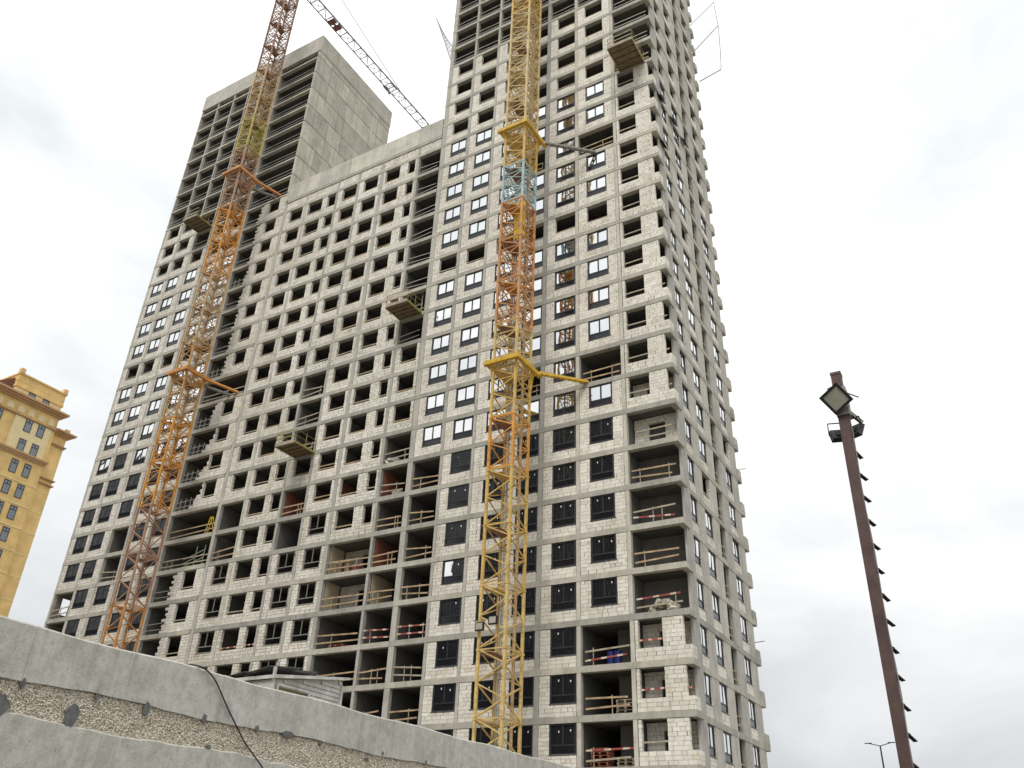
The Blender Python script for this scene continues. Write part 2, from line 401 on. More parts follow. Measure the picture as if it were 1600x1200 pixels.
# ================================================================== RIGHT TOWER
tw = thing('apartment_tower', 'tall unfinished tower on the right, pale block walls with two-pane windows, top out of frame', 'building', (-11.7, 8, GZ), 'unfinished apartment buildings')
B = Building(tw)
TOPN = 33
for k in range(K0, TOPN + 1):
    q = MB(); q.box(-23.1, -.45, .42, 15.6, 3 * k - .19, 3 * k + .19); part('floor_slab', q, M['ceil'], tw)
    q = MB(); q.box(-23.38, -.17, -.02, .42, 3 * k - .2, 3 * k + .2); q.box(-.45, -.17, .42, 15.9, 3 * k - .2, 3 * k + .2); q.box(-23.38, -23.1, .42, 15.9, 3 * k - .2, 3 * k + .2)
    q.box(-.17, 0, -.02, 1.35, 3 * k - .2, 3 * k + .2); q.box(-.17, -.05, 15.1, 15.9, 3 * k - .2, 3 * k + .2)
    part('slab_edge', q, M['slab'], tw)
cols = [(-4.05, -3.77), (-7.85, -7.55), (-10.97, -10.6), (-14.05, -13.75), (-17.1, -16.85), (-20.12, -19.86), (-23.36, -22.86)]
for a, b in cols:
    q = MB(); q.box(a, b, .0, .35, GZ, 3 * TOPN - .2); part('column', q, M['column'], tw)
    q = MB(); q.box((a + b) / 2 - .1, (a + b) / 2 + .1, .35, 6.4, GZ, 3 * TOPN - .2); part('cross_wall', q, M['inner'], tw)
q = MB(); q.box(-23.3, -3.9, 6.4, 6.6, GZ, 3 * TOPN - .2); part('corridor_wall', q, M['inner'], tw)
q = MB(); q.box(-23.3, -.6, 15.5, 15.8, GZ, 3 * TOPN - .2); part('rear_wall', q, M['conc'], tw)
q = MB(); q.box(-23.36, -23.1, .36, 15.4, 3 * 19 + .2, 3 * TOPN - .2); part('side_wall', q, M['pale'], tw, label='pale concrete wall facing the lower middle section')
bays = {'F': (-7.55, -4.05), 'E': (-10.6, -7.85), 'D': (-13.75, -10.97), 'C': (-16.85, -14.05), 'B': (-19.86, -17.1), 'A': (-22.86, -20.12)}
wins = {'F': (-6.75, -4.85), 'E': (-9.8, -7.9), 'D': (-12.88, -10.98), 'C': (-15.85, -13.95 - .1), 'B': (-19.05, -17.15), 'A': (-22.1, -20.2)}
def ctype(bay, n):
    if n >= 23: return 'O'
    if n >= 19: return 'o'
    if bay == 'F':
        if n <= 1 or n in (8, 16): return 'O'
        return 'o' if n == 13 else 'w'
    if bay == 'D' and n in (8, 16): return 'O'
    if bay == 'A' and n <= 6: return 'O'
    return 'o' if n == 13 else 'w'
for bay, (a, b) in bays.items():
    for n in range(K0, TOPN):
        t_ = ctype(bay, n)
        w0, w1 = wins[bay]
        if t_ == 'O':
            if n >= 23: rails_open(tw, a, b, n, 'tube')
            elif n >= -1:
                st = (bay == 'F' and n in (1, -1)) or (bay == 'A' and n in (1, 2))
                rails_open(tw, a + .25 * (bay == 'F'), b, n, 'stripe' if st else ('wood' if n > -2 else 'oldwood'), .14, True)
            continue
        B.wall(FRONT, a, b, n, [(w0, w1, 3, 10)])
        if t_ == 'w':
            window(tw, ((w0 + w1) / 2, .05, 3 * n + .97), stick=n <= 6, dark_reflect=n <= 6 and bay in 'EFDC' or n <= 2 and bay in 'AB')
        else: hole_board(tw, w0, w1, n, 'oldwood')
# corner loggias
for n in range(K0, TOPN):
    if n <= 1 or 7 <= n <= 18:
        B.wall(FRONT, -3.75, 0, n, [(-3.5, -1.88, 3, 10), (-.5, 0, 3, 10)])
        for c in range(3): B.blk(SIDE, .32, .87, -.19, .1, 3 * n + .2 + .26 * c + .01, 3 * n + .2 + .26 * c + .255)
        board(tw, (-3.52, .15, 3 * n + 1.5), (-1.86, .15, 3 * n + 1.5 + R.uniform(-.05, .05)), .11, 'stripe' if n in (0, 1) else 'oldwood')
        if n in (0, 4, 7, 8, 9, 10): board(tw, (-.55, .16, 3 * n + 1.45), (-.22, .16, 3 * n + 1.5), .11, 'stripe' if n == 0 else 'wood')
    elif n <= 5 or n >= 19:
        rails_open(tw, -3.6, -.3, n, 'tube' if n > 19 else ('stripe' if n in (2, 4) else 'wood'), .14, n < 6)
    if n <= 1 or n in (6, 7):         # recessed blockwork with a doorway behind the loggia
        B.wall(FRONT, -3.75, -.3, n, [(-2.6, -1.35, 0, 8)], 1.35, 1.6)
        if n == 6: rails_open(tw, -3.1, -.4, n, 'oldwood', .14)
# side face: concrete piers, infill, windows
q = MB(); q.box(-.30, -.12, .88, 2.15, GZ, 3 * TOPN - .2); part('side_pier', q, M['column'], tw)
for a, b in [(3.85, 5.4), (7.2, 8.7), (10.1, 11.85), (13.65, 15.2)]:
    q = MB(); q.box(-.5, -.2, a, b, GZ, 3 * TOPN - .2); part('side_pier', q, M['column'], tw)
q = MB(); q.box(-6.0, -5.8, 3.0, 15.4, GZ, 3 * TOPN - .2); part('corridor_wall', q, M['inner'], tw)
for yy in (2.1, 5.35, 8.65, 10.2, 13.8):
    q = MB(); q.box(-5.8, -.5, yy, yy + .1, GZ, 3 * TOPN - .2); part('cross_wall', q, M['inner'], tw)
for n in range(K0, TOPN):
    for i, (a, b) in enumerate(((2.15, 3.85), (5.4, 7.2), (11.85, 13.65))):
        B.wall(SIDE, a, b, n, [(a + .08, b - .08, 3, 10)], .03, .3)
        op = n >= 19 or (n == 13 and i < 2) or (i == 1 and n == 5) or (i == 2 and (n == 7 or n >= 16))
        if op: board(tw, (-.36, a + .1, 3 * n + 1.3), (-.36, b - .1, 3 * n + 1.3), .1, 'oldwood')
        else: window(tw, (-.27, (a + b) / 2, 3 * n + .97), math.pi / 2, (b - a - .16) / 1.9)
    for zz in (.5, 1.05): board(tw, (-.35, 8.7, 3 * n + .2 + zz), (-.35, 10.1, 3 * n + .2 + zz), .08, 'oldwood' if n > 2 else 'wood')
    q = MB(); q.poly([(-.3, 15.22, 3 * n + .2), (-.04, 15.22, 3 * n + .2), (-.06, 15.22, 3 * n + .9), (-.3, 15.22, 3 * n + 1.05)], (0, .66, 0)); part('sill_wall', q, M['slab'], tw, recalc=True)
for y, n in ((1.1, 18), (4.2, 18), (.9, 16), (7.2, 18)):   # dark sashes tilted out of the side face
    q = MB(); q.poly([(-.15, y, 3 * n - .25), (.22, y, 3 * n - .85), (.25, y, 3 * n - .83), (-.12, y, 3 * n - .22)], (0, 1.25, 0))
    part('open_sash', q, M['frame'], tw, label='dark sash sticking out of the side face', recalc=True)
for y, z in ((15.5, 7.5), (15.6, 22.0)):
    q = MB(); q.tube((-.5, y, z), (.45, y + .2, z + .12), .04, 6); part('scaffold_tube', q, M['tube'], tw)
B.finish()

# ================================================================== MIDDLE SECTION
md = thing('apartment_block', 'lower middle section between the two towers, with unglazed openings and a bare concrete parapet', 'building', (-34.3, 7, GZ), 'unfinished apartment buildings')
B = Building(md, 1.6)
X0, X1 = -45.06, -23.4
for k in range(K0, 20):
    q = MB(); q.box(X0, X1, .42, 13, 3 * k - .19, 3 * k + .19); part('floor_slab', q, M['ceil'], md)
    q = MB(); q.box(X0, X1, -.02, .42, 3 * k - .2, 3 * k + .2); part('slab_edge', q, M['slab'], md)
cols = [(-26.36, -26.1, 99), (-31.2, -30.84, 99), (-34.4, -34.15, 99), (-37.4, -37.18, 99), (-42.12, -41.9, 99)]
for a, b, _ in cols:
    q = MB(); q.box(a, b, 0, .35, GZ, 58.3); part('column', q, M['column'], md)
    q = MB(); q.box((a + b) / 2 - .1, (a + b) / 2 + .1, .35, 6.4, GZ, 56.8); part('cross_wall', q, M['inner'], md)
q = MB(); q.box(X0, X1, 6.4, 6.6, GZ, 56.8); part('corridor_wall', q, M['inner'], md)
q = MB(); q.box(X0, X1, 12.6, 12.9, GZ, 58.4); part('rear_wall', q, M['conc'], md)
ytop = 4
for n in range(K0, 19):
    # Z bay
    def opn(a, b, mat='wood', wild=True): rails_open(md, a, b, n, mat, .14, wild) if n >= -1 else None
    if n <= 7 or n >= 11:
        opn(-26.1, X1, 'tube' if n >= 11 else ('stripe' if n == 2 else 'oldwood' if n > 5 else 'wood'))
    else:
        B.wall(FRONT, -26.1, X1, n, [(-25.55, -23.75, 3, 10)]); hole_board(md, -25.55, -23.75, n)
    # Y bay
    if n <= 4: opn(-30.84, -26.36, 'stripe' if n == 0 else 'wood')
    else:
        B.wall(FRONT, -30.84, -26.36, n, [(-30.5, -28.6, 3, 10), (-27.55, -26.62, 3, 10)])
        hole_board(md, -30.5, -28.6, n, R.choice(('wood', 'oldwood'))); hole_board(md, -27.55, -26.62, n, 'oldwood')
    # X bay
    B.wall(FRONT, -34.15, -31.2, n, [(-33.48, -31.56, 3, 10)])
    if n <= 5: place('window_frame', WGF, md, (-32.52, .06, 3 * n + .98))
    else: hole_board(md, -33.48, -31.56, n, R.choice(('wood', 'oldwood')), 2 if n in (6, 7) else 1)
    # W bay
    if n in (5, 6, 8, 9, 10):
        if n != 5: opn(-37.18, -34.4, 'oldwood' if n > 6 else 'wood')
    else:
        B.wall(FRONT, -37.18, -34.4, n, [(-36.45, -34.5, 3, 10)])
        if n <= 4: place('window_frame', WGF, md, (-35.48, .06, 3 * n + .98))
        else: hole_board(md, -36.45, -34.5, n, R.choice(('wood', 'oldwood')))
    # V bay
    B.wall(FRONT, -41.9, -37.4, n, [(-41.5, -39.45, 3, 10), (-38.66, -37.48, 3, 10)])
    hole_board(md, -41.5, -39.45, n, 'stripe' if n == 2 else R.choice(('wood', 'oldwood'))); hole_board(md, -38.66, -37.48, n, 'stripe' if n == 2 else 'oldwood')
    # U bay
    if n in (5, 6):
        if n == 5: opn(X0, -42.12, 'wood')
    else:
        B.wall(FRONT, X0, -42.12, n, [(-44.3, -42.4, 3, 10)])
        if n <= 4: place('window_frame', WGF, md, (-43.35, .06, 3 * n + .98))
        else: hole_board(md, -44.3, -42.4, n, 'oldwood')
for a, b in ((X0, -42.12), (-41.9, -37.4), (-37.18, -34.4), (-34.15, -31.2), (-30.84, -26.36), (-26.1, X1)):
    B.wall(FRONT, a, b, 19, courses=4)
for a, b, n, yd in ((-30.84, -26.36, 3, 2.2), (-30.84, -26.36, 4, 2.2)):
    B.wall(FRONT, a + .05, b - .05, n, [(-28.9, -27.0, 0, 8)], yd, yd + .25)
B.finish()
for x, n, m_, d in ((-26.02, 6, 'red', 3.5), (-26.02, 4, 'red', 3), (-37.09, 6, 'red', 4.5), (-42.0, 5, 'beige', 3), (-30.78, 3, 'beige', 2), (-30.78, 4, 'beige', 2), (-26.02, 3, 'beige', 3), (-30.95, 6, 'red', 3)):
    q = MB(); q.box(x, x + .04, .36, d, 3 * n + .2, 3 * n + 2.8); part('partition', q, M[m_], md, label='red brick partition' if m_ == 'red' else 'beige plastered partition')
q = MB(); q.box(X0, X1, -.06, .4, 58.3, 58.75); part('ledge', q, M['slab'], md)
q = MB(); q.box(X0 - .7, X1 - .05, .2, 13, 58.4, 58.9); part('roof', q, M['conc'], md)
nx = 14
for i in range(nx):
    a = -45.25 + i * (21.8 / nx); q = MB(); q.box(a + .012, a + 21.8 / nx - .012, .0 + R.uniform(-.012, .012), .25, 58.76, 61.2)
    part('parapet_panel', q, M['pale'], md)

# ================================================================== LEFT TOWER
lt = thing('apartment_tower', 'left unfinished tower with bare open top floors and a blank concrete side wall', 'building', (-56.4, 7.6, GZ), 'unfinished apartment buildings')
B = Building(lt, 1.6)
XL, XR = -67.5, -45.3
for k in range(K0, 29):
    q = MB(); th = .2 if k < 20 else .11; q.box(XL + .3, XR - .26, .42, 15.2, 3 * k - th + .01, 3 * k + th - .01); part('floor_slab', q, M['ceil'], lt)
    q = MB(); q.box(XL + .3, XR - .26, -.02, .42, 3 * k - th, 3 * k + th)
    q.box(XL + .001, XL + .3, -.02, .3, 3 * k - th, 3 * k + th)
    part('slab_edge', q, M['slab'] if k < 20 else M['pale'], lt)
q = MB(); q.box(XL - .02, XR + .06, -.06, .3, 85.2, 88.15); q.box(XR - .24, XR + .06, .3, 15.2, 85.2, 88.15); q.box(XL - .02, XL + .3, .3, 15.2, 85.2, 88.15); q.box(XL + .3, XR - .24, 14.9, 15.2, 85.2, 88.15)
part('parapet', q, M['pale'], lt)
q = MB(); q.box(XL + .3, XR - .24, .3, 14.9, 85.2, 85.7); part('roof', q, M['conc'], lt)
cols = [(-45.3 - .16, -45.08, 61), (-52.25, -51.95, 99), (-54.9, -54.65, 99), (-57.72, -57.4, 99), (-58.15, -57.86, 99), (-61.02, -60.78, 99), (-64.22, -63.95, 99), (-67.5, -67.22, 99)]
for i, (a, b, zt) in enumerate(cols):
    if i == 0:
        q = MB(); q.box(a, b, .0, .35, GZ, 58.3); part('column', q, M['column'], lt); q = MB(); q.box(a, XR - .27, .0, .35, 58.3, 85.2); part('column', q, M['pale'], lt)
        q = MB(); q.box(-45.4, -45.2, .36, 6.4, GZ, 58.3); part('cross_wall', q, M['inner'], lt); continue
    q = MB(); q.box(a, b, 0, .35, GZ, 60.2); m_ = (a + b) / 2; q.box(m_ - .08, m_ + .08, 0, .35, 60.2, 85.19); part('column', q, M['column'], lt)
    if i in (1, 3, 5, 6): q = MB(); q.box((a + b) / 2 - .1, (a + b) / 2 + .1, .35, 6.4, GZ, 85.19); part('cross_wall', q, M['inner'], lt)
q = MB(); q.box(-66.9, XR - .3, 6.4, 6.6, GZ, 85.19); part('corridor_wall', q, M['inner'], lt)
q = MB(); q.box(XL + .3, XR - .3, 14.8, 15.1, GZ, 85.19); part('rear_wall', q, M['conc'], lt)
q = MB(); q.box(XL, XL + .28, .36, 15.2, GZ, 13.0); q.box(XL, XL + .28, .36, 15.2, 14.7, 85.19); q.box(XL, XL + .28, .36, .95, 13.0, 14.7); q.box(XL, XL + .28, 2.0, 15.2, 13.0, 14.7)
part('side_wall', q, M['conc'], lt)
def rtype(n): return 'O' if n >= 20 else 'o' if n in (13, 18, 19) else 'w'
S = [('S3', -60.78, -58.15, -60.55, -58.62), ('S2', -63.95, -61.02, -63.82, -61.9), ('S1', -67.22, -64.22, -66.55, -64.62),
     ('R1', -57.4, -54.9, -57.15, -55.25), ('R2', -54.65, -52.25, -54.35, -52.45)]
for nm, a, b, w0, w1 in S:
    for n in range(K0, 28):
        t_ = rtype(n)
        if nm == 'S3' and n in (5, 6, 19): t_ = 'O'
        if nm == 'S2' and n == 20: t_ = 'o'
        if nm == 'S1': t_ = 'O' if n <= 4 else ('o' if n == 20 else t_)
        if t_ == 'O':
            if n >= 2 and not (nm == 'S3' and n == 6): rails_open(lt, a, b, n, 'tube' if n >= 19 else 'oldwood', .14, n < 19)
            continue
        B.wall(FRONT, a, b, n, [(w0, w1, 3, 10)])
        if t_ == 'w': window(lt, ((w0 + w1) / 2, .05, 3 * n + .97))
        else: hole_board(lt, w0, w1, n, 'oldwood')
for n in range(K0, 28):
    a, b = -51.95, -45.46
    if n in (5, 6, 11) or n >= 20:
        if n in (5, 6, 11): rails_open(lt, a, b, n, 'wood' if n == 6 else 'oldwood', .3, True)
        else: rails_open(lt, a, b, n, 'tube')
        continue
    st = .17 if n in (7, 8, 9) else .03
    js = [R.uniform(-.16, .16) + (.12 if c % 2 else -.12) for c in range(10)]
    B.wall(FRONT, a, b, n, [(-48.25, -46.55, 3, 10)], left=lambda c: min(-48.4, -49.6 + st * c + js[c]))
    hole_board(lt, -48.25, -46.55, n, 'oldwood')
    if n >= 2:
        rails_open(lt, a, -49.3, n, 'tube', .2)
        if n in (7, 8, 9, 10, 12, 16):
            for x in (-51.3, -50.6, -49.9):
                board(lt, (x, .2, 3 * n + .2), (x + .001, .2, 3 * n + 1.5), .06, 'tube', .06)
B.finish()
for n in range(19, 29):               # blank side wall of board-marked panels
    z0 = 3 * n + .22 if n > 19 else 58.9; z1 = 3 * n + 3.14 if n < 28 else 85.19
    for i in range(12):
        y0 = .02 + i * 15.15 / 12
        q = MB(); q.box(XR - .26, XR + R.uniform(-.01, .015), y0 + .02, y0 + 15.15 / 12 - .02, z0 + .02, z1 - .02)
        part('wall_panel', q, M['pale'], lt)
    q = MB(); q.box(XR - .25, XR - .05, .0, 15.18, z1 - .02, z1 + .1); part('panel_joint', q, M['conc'], lt)

# ================================================================== LOADING PLATFORMS
def platform(x0, x1, yo, z, label, rail):
    t = thing('loading_platform', label, 'platform', ((x0 + x1) / 2, -.3, z), 'loading platforms jutting from the facade')
    n = 5; w = (yo + .1) / n
    for i in range(n):
        q = MB(); q.box(x0, x1, -yo + i * w + .015, -yo + (i + 1) * w - .015, z - .02, z + .04); part('deck_board', q, M['deck'], t)
    for i in range(5):
        y = -yo + .05 + i * (yo - .2) / 4
        q = MB(); q.box(x0 + .02, x1 - .02, y, y + .09, z - .16, z - .022); part('cross_beam', q, M['deck'], t)
    for x in (x0 - .07, x1):
        q = MB(); q.box(x, x + .07, -yo, .9, z - .18, z + .02); part('side_beam', q, M['olive'], t)
    q = MB(); q.box(x0, x1, -yo - .07, -yo, z - .18, z + .14); part('front_board', q, M['oldwood'], t)
    for x in (x0 - .03, x1 + .03):
        q = MB()
        for y in (-yo + .05, -yo / 2, -.1): q.tube((x, y, z), (x, y, z + 1.15), .022)
        for h in (.55, 1.12): q.tube((x, -yo, z + h), (x, 0, z + h), .022)
        part('side_rail', q, M['olive'], t)
    q = MB()
    for h in (.55, 1.1): q.box(x0, x1, -yo - .04, -yo, z + h - .05, z + h + .05)
    part('front_rail', q, M[rail], t)
    for x in (x0 + .5, x1 - .5):
        q = MB(); q.tube((x, .5, z + .2), (x, .5, z + 2.8), .04, 6); part('prop', q, M['tube'], t)
    return t
platform(-3.1, -.75, 2.9, 57.06, 'brown plank loading platform high beside the right corner of the right tower', 'oldwood')
platform(-26.0, -23.6, 2.3, 36.06, 'olive loading platform with stacked blocks beside the left edge of the right tower', 'wood')
platform(-36.5, -34.2, 2.6, 24.06, 'lowest olive loading platform, on the middle section, with a wire side rail', 'olive')
platform(-60.4, -58.0, 2.45, 60.06, 'dark loading platform high on the left tower beside the left crane mast', 'oldwood')

# ================================================================== TOWER CRANES
def crane(name_label, x0, x1, y0, y1, zs, paint, collars, ties, top, cat='crane'):
    t = thing('tower_crane', name_label, cat, ((x0 + x1) / 2, (y0 + y1) / 2, GZ), 'tower cranes tied to the facade')
    cr = [(x0, y0), (x1, y0), (x1, y1), (x0, y1)]
    for si in range(len(zs) - 1):
        za, zb = zs[si], zs[si + 1]
        if zb <= GZ: continue
        mat = M['p_' + paint((za + zb) / 2)]; h = zb - za
        q = MB()
        npd = max(2, round(h / 2.0)); r = .054
        for e in range(4):
            (ax, ay), (bx, by) = cr[e], cr[(e + 1) % 4]
            for j in range(npd):
                z0, zm, z1 = za + h * j / npd, za + h * (j + .5) / npd, za + h * (j + 1) / npd
                if e % 2: ax, ay, bx, by = bx, by, ax, ay
                q.tube((ax, ay, z0 + .04), (bx, by, zm - .04), r); q.tube((bx, by, zm + .04), (ax, ay, z1 - .04), r)
                if (za + zb) / 2 > 19: q.tube((ax, ay, zm), (bx, by, zm), r * .75)
                if (za + zb) / 2 > 24: q.tube((bx, by, z0 + .04), (ax, ay, zm - .04), r * .65)
                if (za + zb) / 2 > 36: q.tube((ax, ay, zm + .04), (bx, by, z1 - .04), r * .4)
                if e % 2: ax, ay, bx, by = bx, by, ax, ay
            q.tube((ax, ay, zb - .06), (bx, by, zb - .06), r)
            if (za + zb) / 2 > 16: q.tube((ax, ay, za + .06), (bx, by, za + .06), r)
        q.tube((x0, y0, zb - .08), (x1, y1, zb - .08), r * .8); q.tube((x1, y0, za + .1), (x0, y1, za + .1), r * .8)
        s = part('mast_section', q, mat, t)
        for x, y in cr:
            q = MB(); q.box(x - .085, x + .085, y - .085, y + .085, za + .01, zb - .01); q.box(x - .115, x + .115, y - .115, y + .115, zb - .14, zb - .012)
            part('leg', q, mat, s)
        q = MB(); q.box(x0 + .12, (x0 + x1) / 2 + .1, y0 + .2, y1 - .15, zb - .3, zb - .25); part('rest_platform', q, M['p_dark'] if si % 2 else mat, s)
        lx, ly = x0 + .5, y1 - .35
        q = MB()
        for dx in (0, .4): q.tube((lx + dx, ly, za), (lx + dx, ly, zb - .3), .028)
        for j in range(int(h / .35)): q.tube((lx, ly, za + .35 * j), (lx + .4, ly, za + .35 * j), .016)
        part('ladder', q, mat, s)
    for zc, cm in collars:
        q = MB(); o = .36
        for f, w in ((0, 0), (.55, 0)):
            pass
        X0_, X1_, Y0_, Y1_ = x0 - o, x1 + o, y0 - o, y1 + o
        q.box(X0_ - .25, X1_ + .1, Y0_ - .14, Y0_ + .14, zc - .17, zc + .17); q.box(X0_ - .25, X1_ + .1, Y1_ - .14, Y1_ + .14, zc - .17, zc + .17)
        q.box(X0_ - .14, X0_ + .14, Y0_ + .141, Y1_ - .141, zc - .168, zc + .168); q.box(X1_ - .18, X1_ + .10, Y0_ + .141, Y1_ - .141, zc - .168, zc + .168)
        for x in (X0_ - .25, X1_ - .15): q.box(x, x + .3, Y1_ + .141, Y1_ + .6, zc - .15, zc + .15)
        k = part('tie_collar', q, M[cm], t)
        q = MB()
        for x in (x0 - .1, x1 + .1): q.beam((x, Y0_ + .1, zc - .16), (x, y0 + .05, zc - 1.2), .09, .12); q.beam((x, Y1_ - .1, zc - .16), (x, y1 - .02, zc - 1.6), .09, .12)
        part('knee_brace', q, M[cm], k)
    for a, b, tm in ties:
        q = MB(); a, b = Vector(a), Vector(b); d = (b - a).normalized(); u = d.cross(Vector((0, 0, 1))).normalized() * .1
        q.beam(a + u, b + u, .09, .2); q.beam(a - u, b - u, .09, .2)
        nn = 9
        for j in range(nn): c = a.lerp(b, (j + .5) / nn); q.beam(c - u * 1.5, c + u * 1.5, .22, .16)
        part('tie_bar', q, M[tm], t)
    top(t)
    return t
def rpaint(z):
    for lim, c in ((7, 'pale'), (15, 'yellow'), (19.3, 'vivid'), (23.4, 'yellow'), (27.4, 'pale'), (39.3, 'rust'), (43.3, 'blue'), (47.4, 'yellow'), (63.4, 'straw'), (200, 'yellow')):
        if z < lim: return c
def lpaint(z):
    for lim, c in ((9, 'rust'), (21, 'brown'), (28.5, 'vivid'), (36.5, 'ochre'), (48, 'tan'), (57, 'vivid'), (65.5, 'brown'), (69.6, 'olive'), (80, 'tan'), (200, 'upper')):
        if z < lim: return c
rz = [GZ + .02] + [-8.7 + 4 * i for i in range(29)]
def rtop(t):
    q = MB(); q.box(-11.7, -9.3, -6.4, -3.9, 103.4, 104.4); part('slewing_ring', q, M['p_yellow'], t)
    q = MB(); q.tube((-11.4, -6.1, 104.4), (-10.5, -5.2, 110), .1); q.tube((-9.6, -6.1, 104.4), (-10.5, -5.2, 110), .1); q.tube((-11.4, -4.2, 104.4), (-10.5, -5.2, 110), .1); q.tube((-9.6, -4.2, 104.4), (-10.5, -5.2, 110), .1)
    part('tower_head', q, M['p_yellow'], t)
    lattice_jib(t, Vector((-10.5, -5.2, 105.2)), Vector((.6, -.8, 0)).normalized(), 45, 'p_yellow')
    q = MB()
    for i in range(5): q.box(-10.95 + i * .2, -10.79 + i * .2, -5.0, -4.9, 36.2, 40.0)
    q.box(-10.98, -10.0, -4.9, -4.84, 36.2, 40.0)
    part('sheet_panel', q, M['p_panel'], t, label='bright yellow corrugated sheet inside the mast')
    q = MB(); q.tube((-10.15, -4.15, GZ), (-10.15, -4.15, 62), .11, 8); part('riser_pipe', q, M['p_tan'], t)
    for x, zc, rr in ((-11.25, 4.55, .5), (-10.3, 4.85, -.35)):
        q = MB(); q.box(x - .3, x + .3, -6.62, -6.46, zc - .26, zc + .26); f = part('floodlight', q, M['black'], t)
        q = MB(); q.box(x - .23, x + .23, -6.634, -6.621, zc - .19, zc + .19); part('lens', q, M['lamp_glass'], f)
        q = MB(); q.box(x - .03, x + .03, -6.46, -6.1, zc + .0, zc + .06); part('bracket', q, M['p_pale'], f)
    q = MB()
    for j, x in enumerate((-11.1, -10.95, -10.8)):
        pts = [(x + .05 * math.sin(i * .7 + j), -4.6 + .06 * math.cos(i * .9 + j), GZ + 2.2 * i) for i in range(24)]
        for a, b in zip(pts, pts[1:]): q.tube(a, b, .02, 4, caps=False)
    part('cable', q, M['net'], t)
def lattice_jib(t, o, d, length, mat, w=1.43, h=1.25, n=None, skip=()):
    n = n or int(length / 1.55); u = d.cross(Vector((0, 0, 1))).normalized() * w / 2; up = Vector((0, 0, h))
    per = 6
    for s0 in range(0, n, per):
        q = MB(); s1 = min(n, s0 + per)
        A = lambda i, sd: o + d * (length * i / n) + u * sd
        T = lambda i: o + d * (length * i / n) + up
        for sd in (-1, 1): q.tube(A(s0, sd), A(s1, sd), .085)
        q.tube(T(s0), T(s1), .085)
        for i in range(s0, s1):
            q.tube(A(i, -1), A(i, 1), .05); q.tube(A(i, -1 if i % 2 else 1), A(i + 1, 1 if i % 2 else -1), .04)
            m_ = (T(i) + T(i + 1)) / 2
            for sd in (-1, 1): q.tube(A(i, sd), m_, .042); q.tube(m_, A(i + 1, sd), .042)
        if s1 == n: q.tube(A(n, -1), A(n, 1), .05)
        part('jib_section', q, M[mat], t)
def ltop(t):
    cx, cy = -48.95, -4.2
    q = MB(); q.box(-50.1, -47.8, -5.4, -3.0, 97.2, 98.2); part('slewing_ring', q, M['p_dark'], t)
    q = MB()
    for x in (-49.8, -48.1):
        for y in (-5.1, -3.3): q.tube((x, y, 98.2), (cx, cy, 106.5), .1)
    part('tower_head', q, M['p_dark'], t)
    o = Vector((-49.65, -4.2, 98.8)); d = Vector((.022, 1, 0)).normalized()
    lattice_jib(t, o, d, 31.6, 'p_jib')
    q = MB(); q.tube(o + d * 24.6 + Vector((0, 0, 1.35)), (cx, cy, 106.5), .05); part('pendant_line', q, M['p_dark'], t)
    lattice_jib(t, o, -d, 12, 'p_dark', 1.3, .5)
    for i in range(4): q = MB(); q.box(-50.4, -48.2, -15.6 + .8 * i, -15 + .8 * i, 96.2, 98.7); part('counterweight', q, M['conc'], t)
    q = MB()
    for i, s_ in enumerate((8.6, 9.75)): c = o + d * s_; q.box(c.x - .62, c.x + .62, c.y - .42, c.y + .42, 98.70, 98.76)
    c = o + d * 9.2; q.box(c.x - .18, c.x + .18, c.y - .2, c.y + .2, 98.70, 98.76)
    part('sign_panel', q, M['darkred'], t, label='dark red sign panel set into the jib')
    c = o + d * 22.2
    q = MB()
    for dx in (-.78, .70): q.box(c.x + dx, c.x + dx + .08, c.y - .8, c.y + .8, 98.45, 98.66)
    for dy in (-.75, .0, .68): q.box(c.x - .70, c.x + .70, c.y + dy, c.y + dy + .09, 98.5, 98.6)
    q.box(c.x - .7, c.x - .3, c.y - .6, c.y + .1, 98.3, 98.5); q.tube((c.x, c.y, 98.5), (c.x, c.y, 97.6), .05, 6); q.box(c.x - .12, c.x + .12, c.y - .18, c.y + .18, 97.2, 97.65)
    part('trolley', q, M['p_jib'], t)
    q = MB(); q.box(-48.7, -47.3, -6.9, -5.5, 95.6, 97.9); part('cab', q, M['p_tan'], t)
crane('yellow crane mast with one pale blue section, in front of the right tower', -11.46, -9.58, -6.2, -4.1, rz, rpaint,
      [(23.7, 'p_collar'), (47.4, 'p_collar')],
      [((-9.2, -3.5, 23.8), (-6.85, .05, 24.28), 'p_collar'), ((-9.2, -3.5, 47.5), (-5.85, .05, 47.95), 'p_greysteel'),
       ((-11.9, -3.5, 23.7), (-13.9, .0, 24.1), 'p_collar'), ((-11.9, -3.5, 47.4), (-13.9, .0, 47.9), 'p_greysteel')], rtop)
lz = [GZ + .02] + [-7.5 + 4.5 * i for i in range(17)] + [69.6, 74.1, 78.6, 83.1, 87.6, 92.1, 97.2]
lz = sorted(set(lz))
crane('rusty orange crane mast in front of the left tower, its dark jib against the sky', -49.85, -48.05, -5.2, -3.2, lz, lpaint,
      [(33.7, 'p_orange'), (60.6, 'p_rust')],
      [((-47.75, -2.8, 33.7), (-46.4, .02, 33.4), 'p_orange'), ((-48.6, -2.6, 33.4), (-47.4, .02, 33.3), 'p_greysteel'),
       ((-47.75, -2.8, 60.6), (-46.7, .02, 60.3), 'p_orange'), ((-48.6, -2.6, 60.0), (-47.4, .02, 60.3), 'p_greysteel')], ltop)

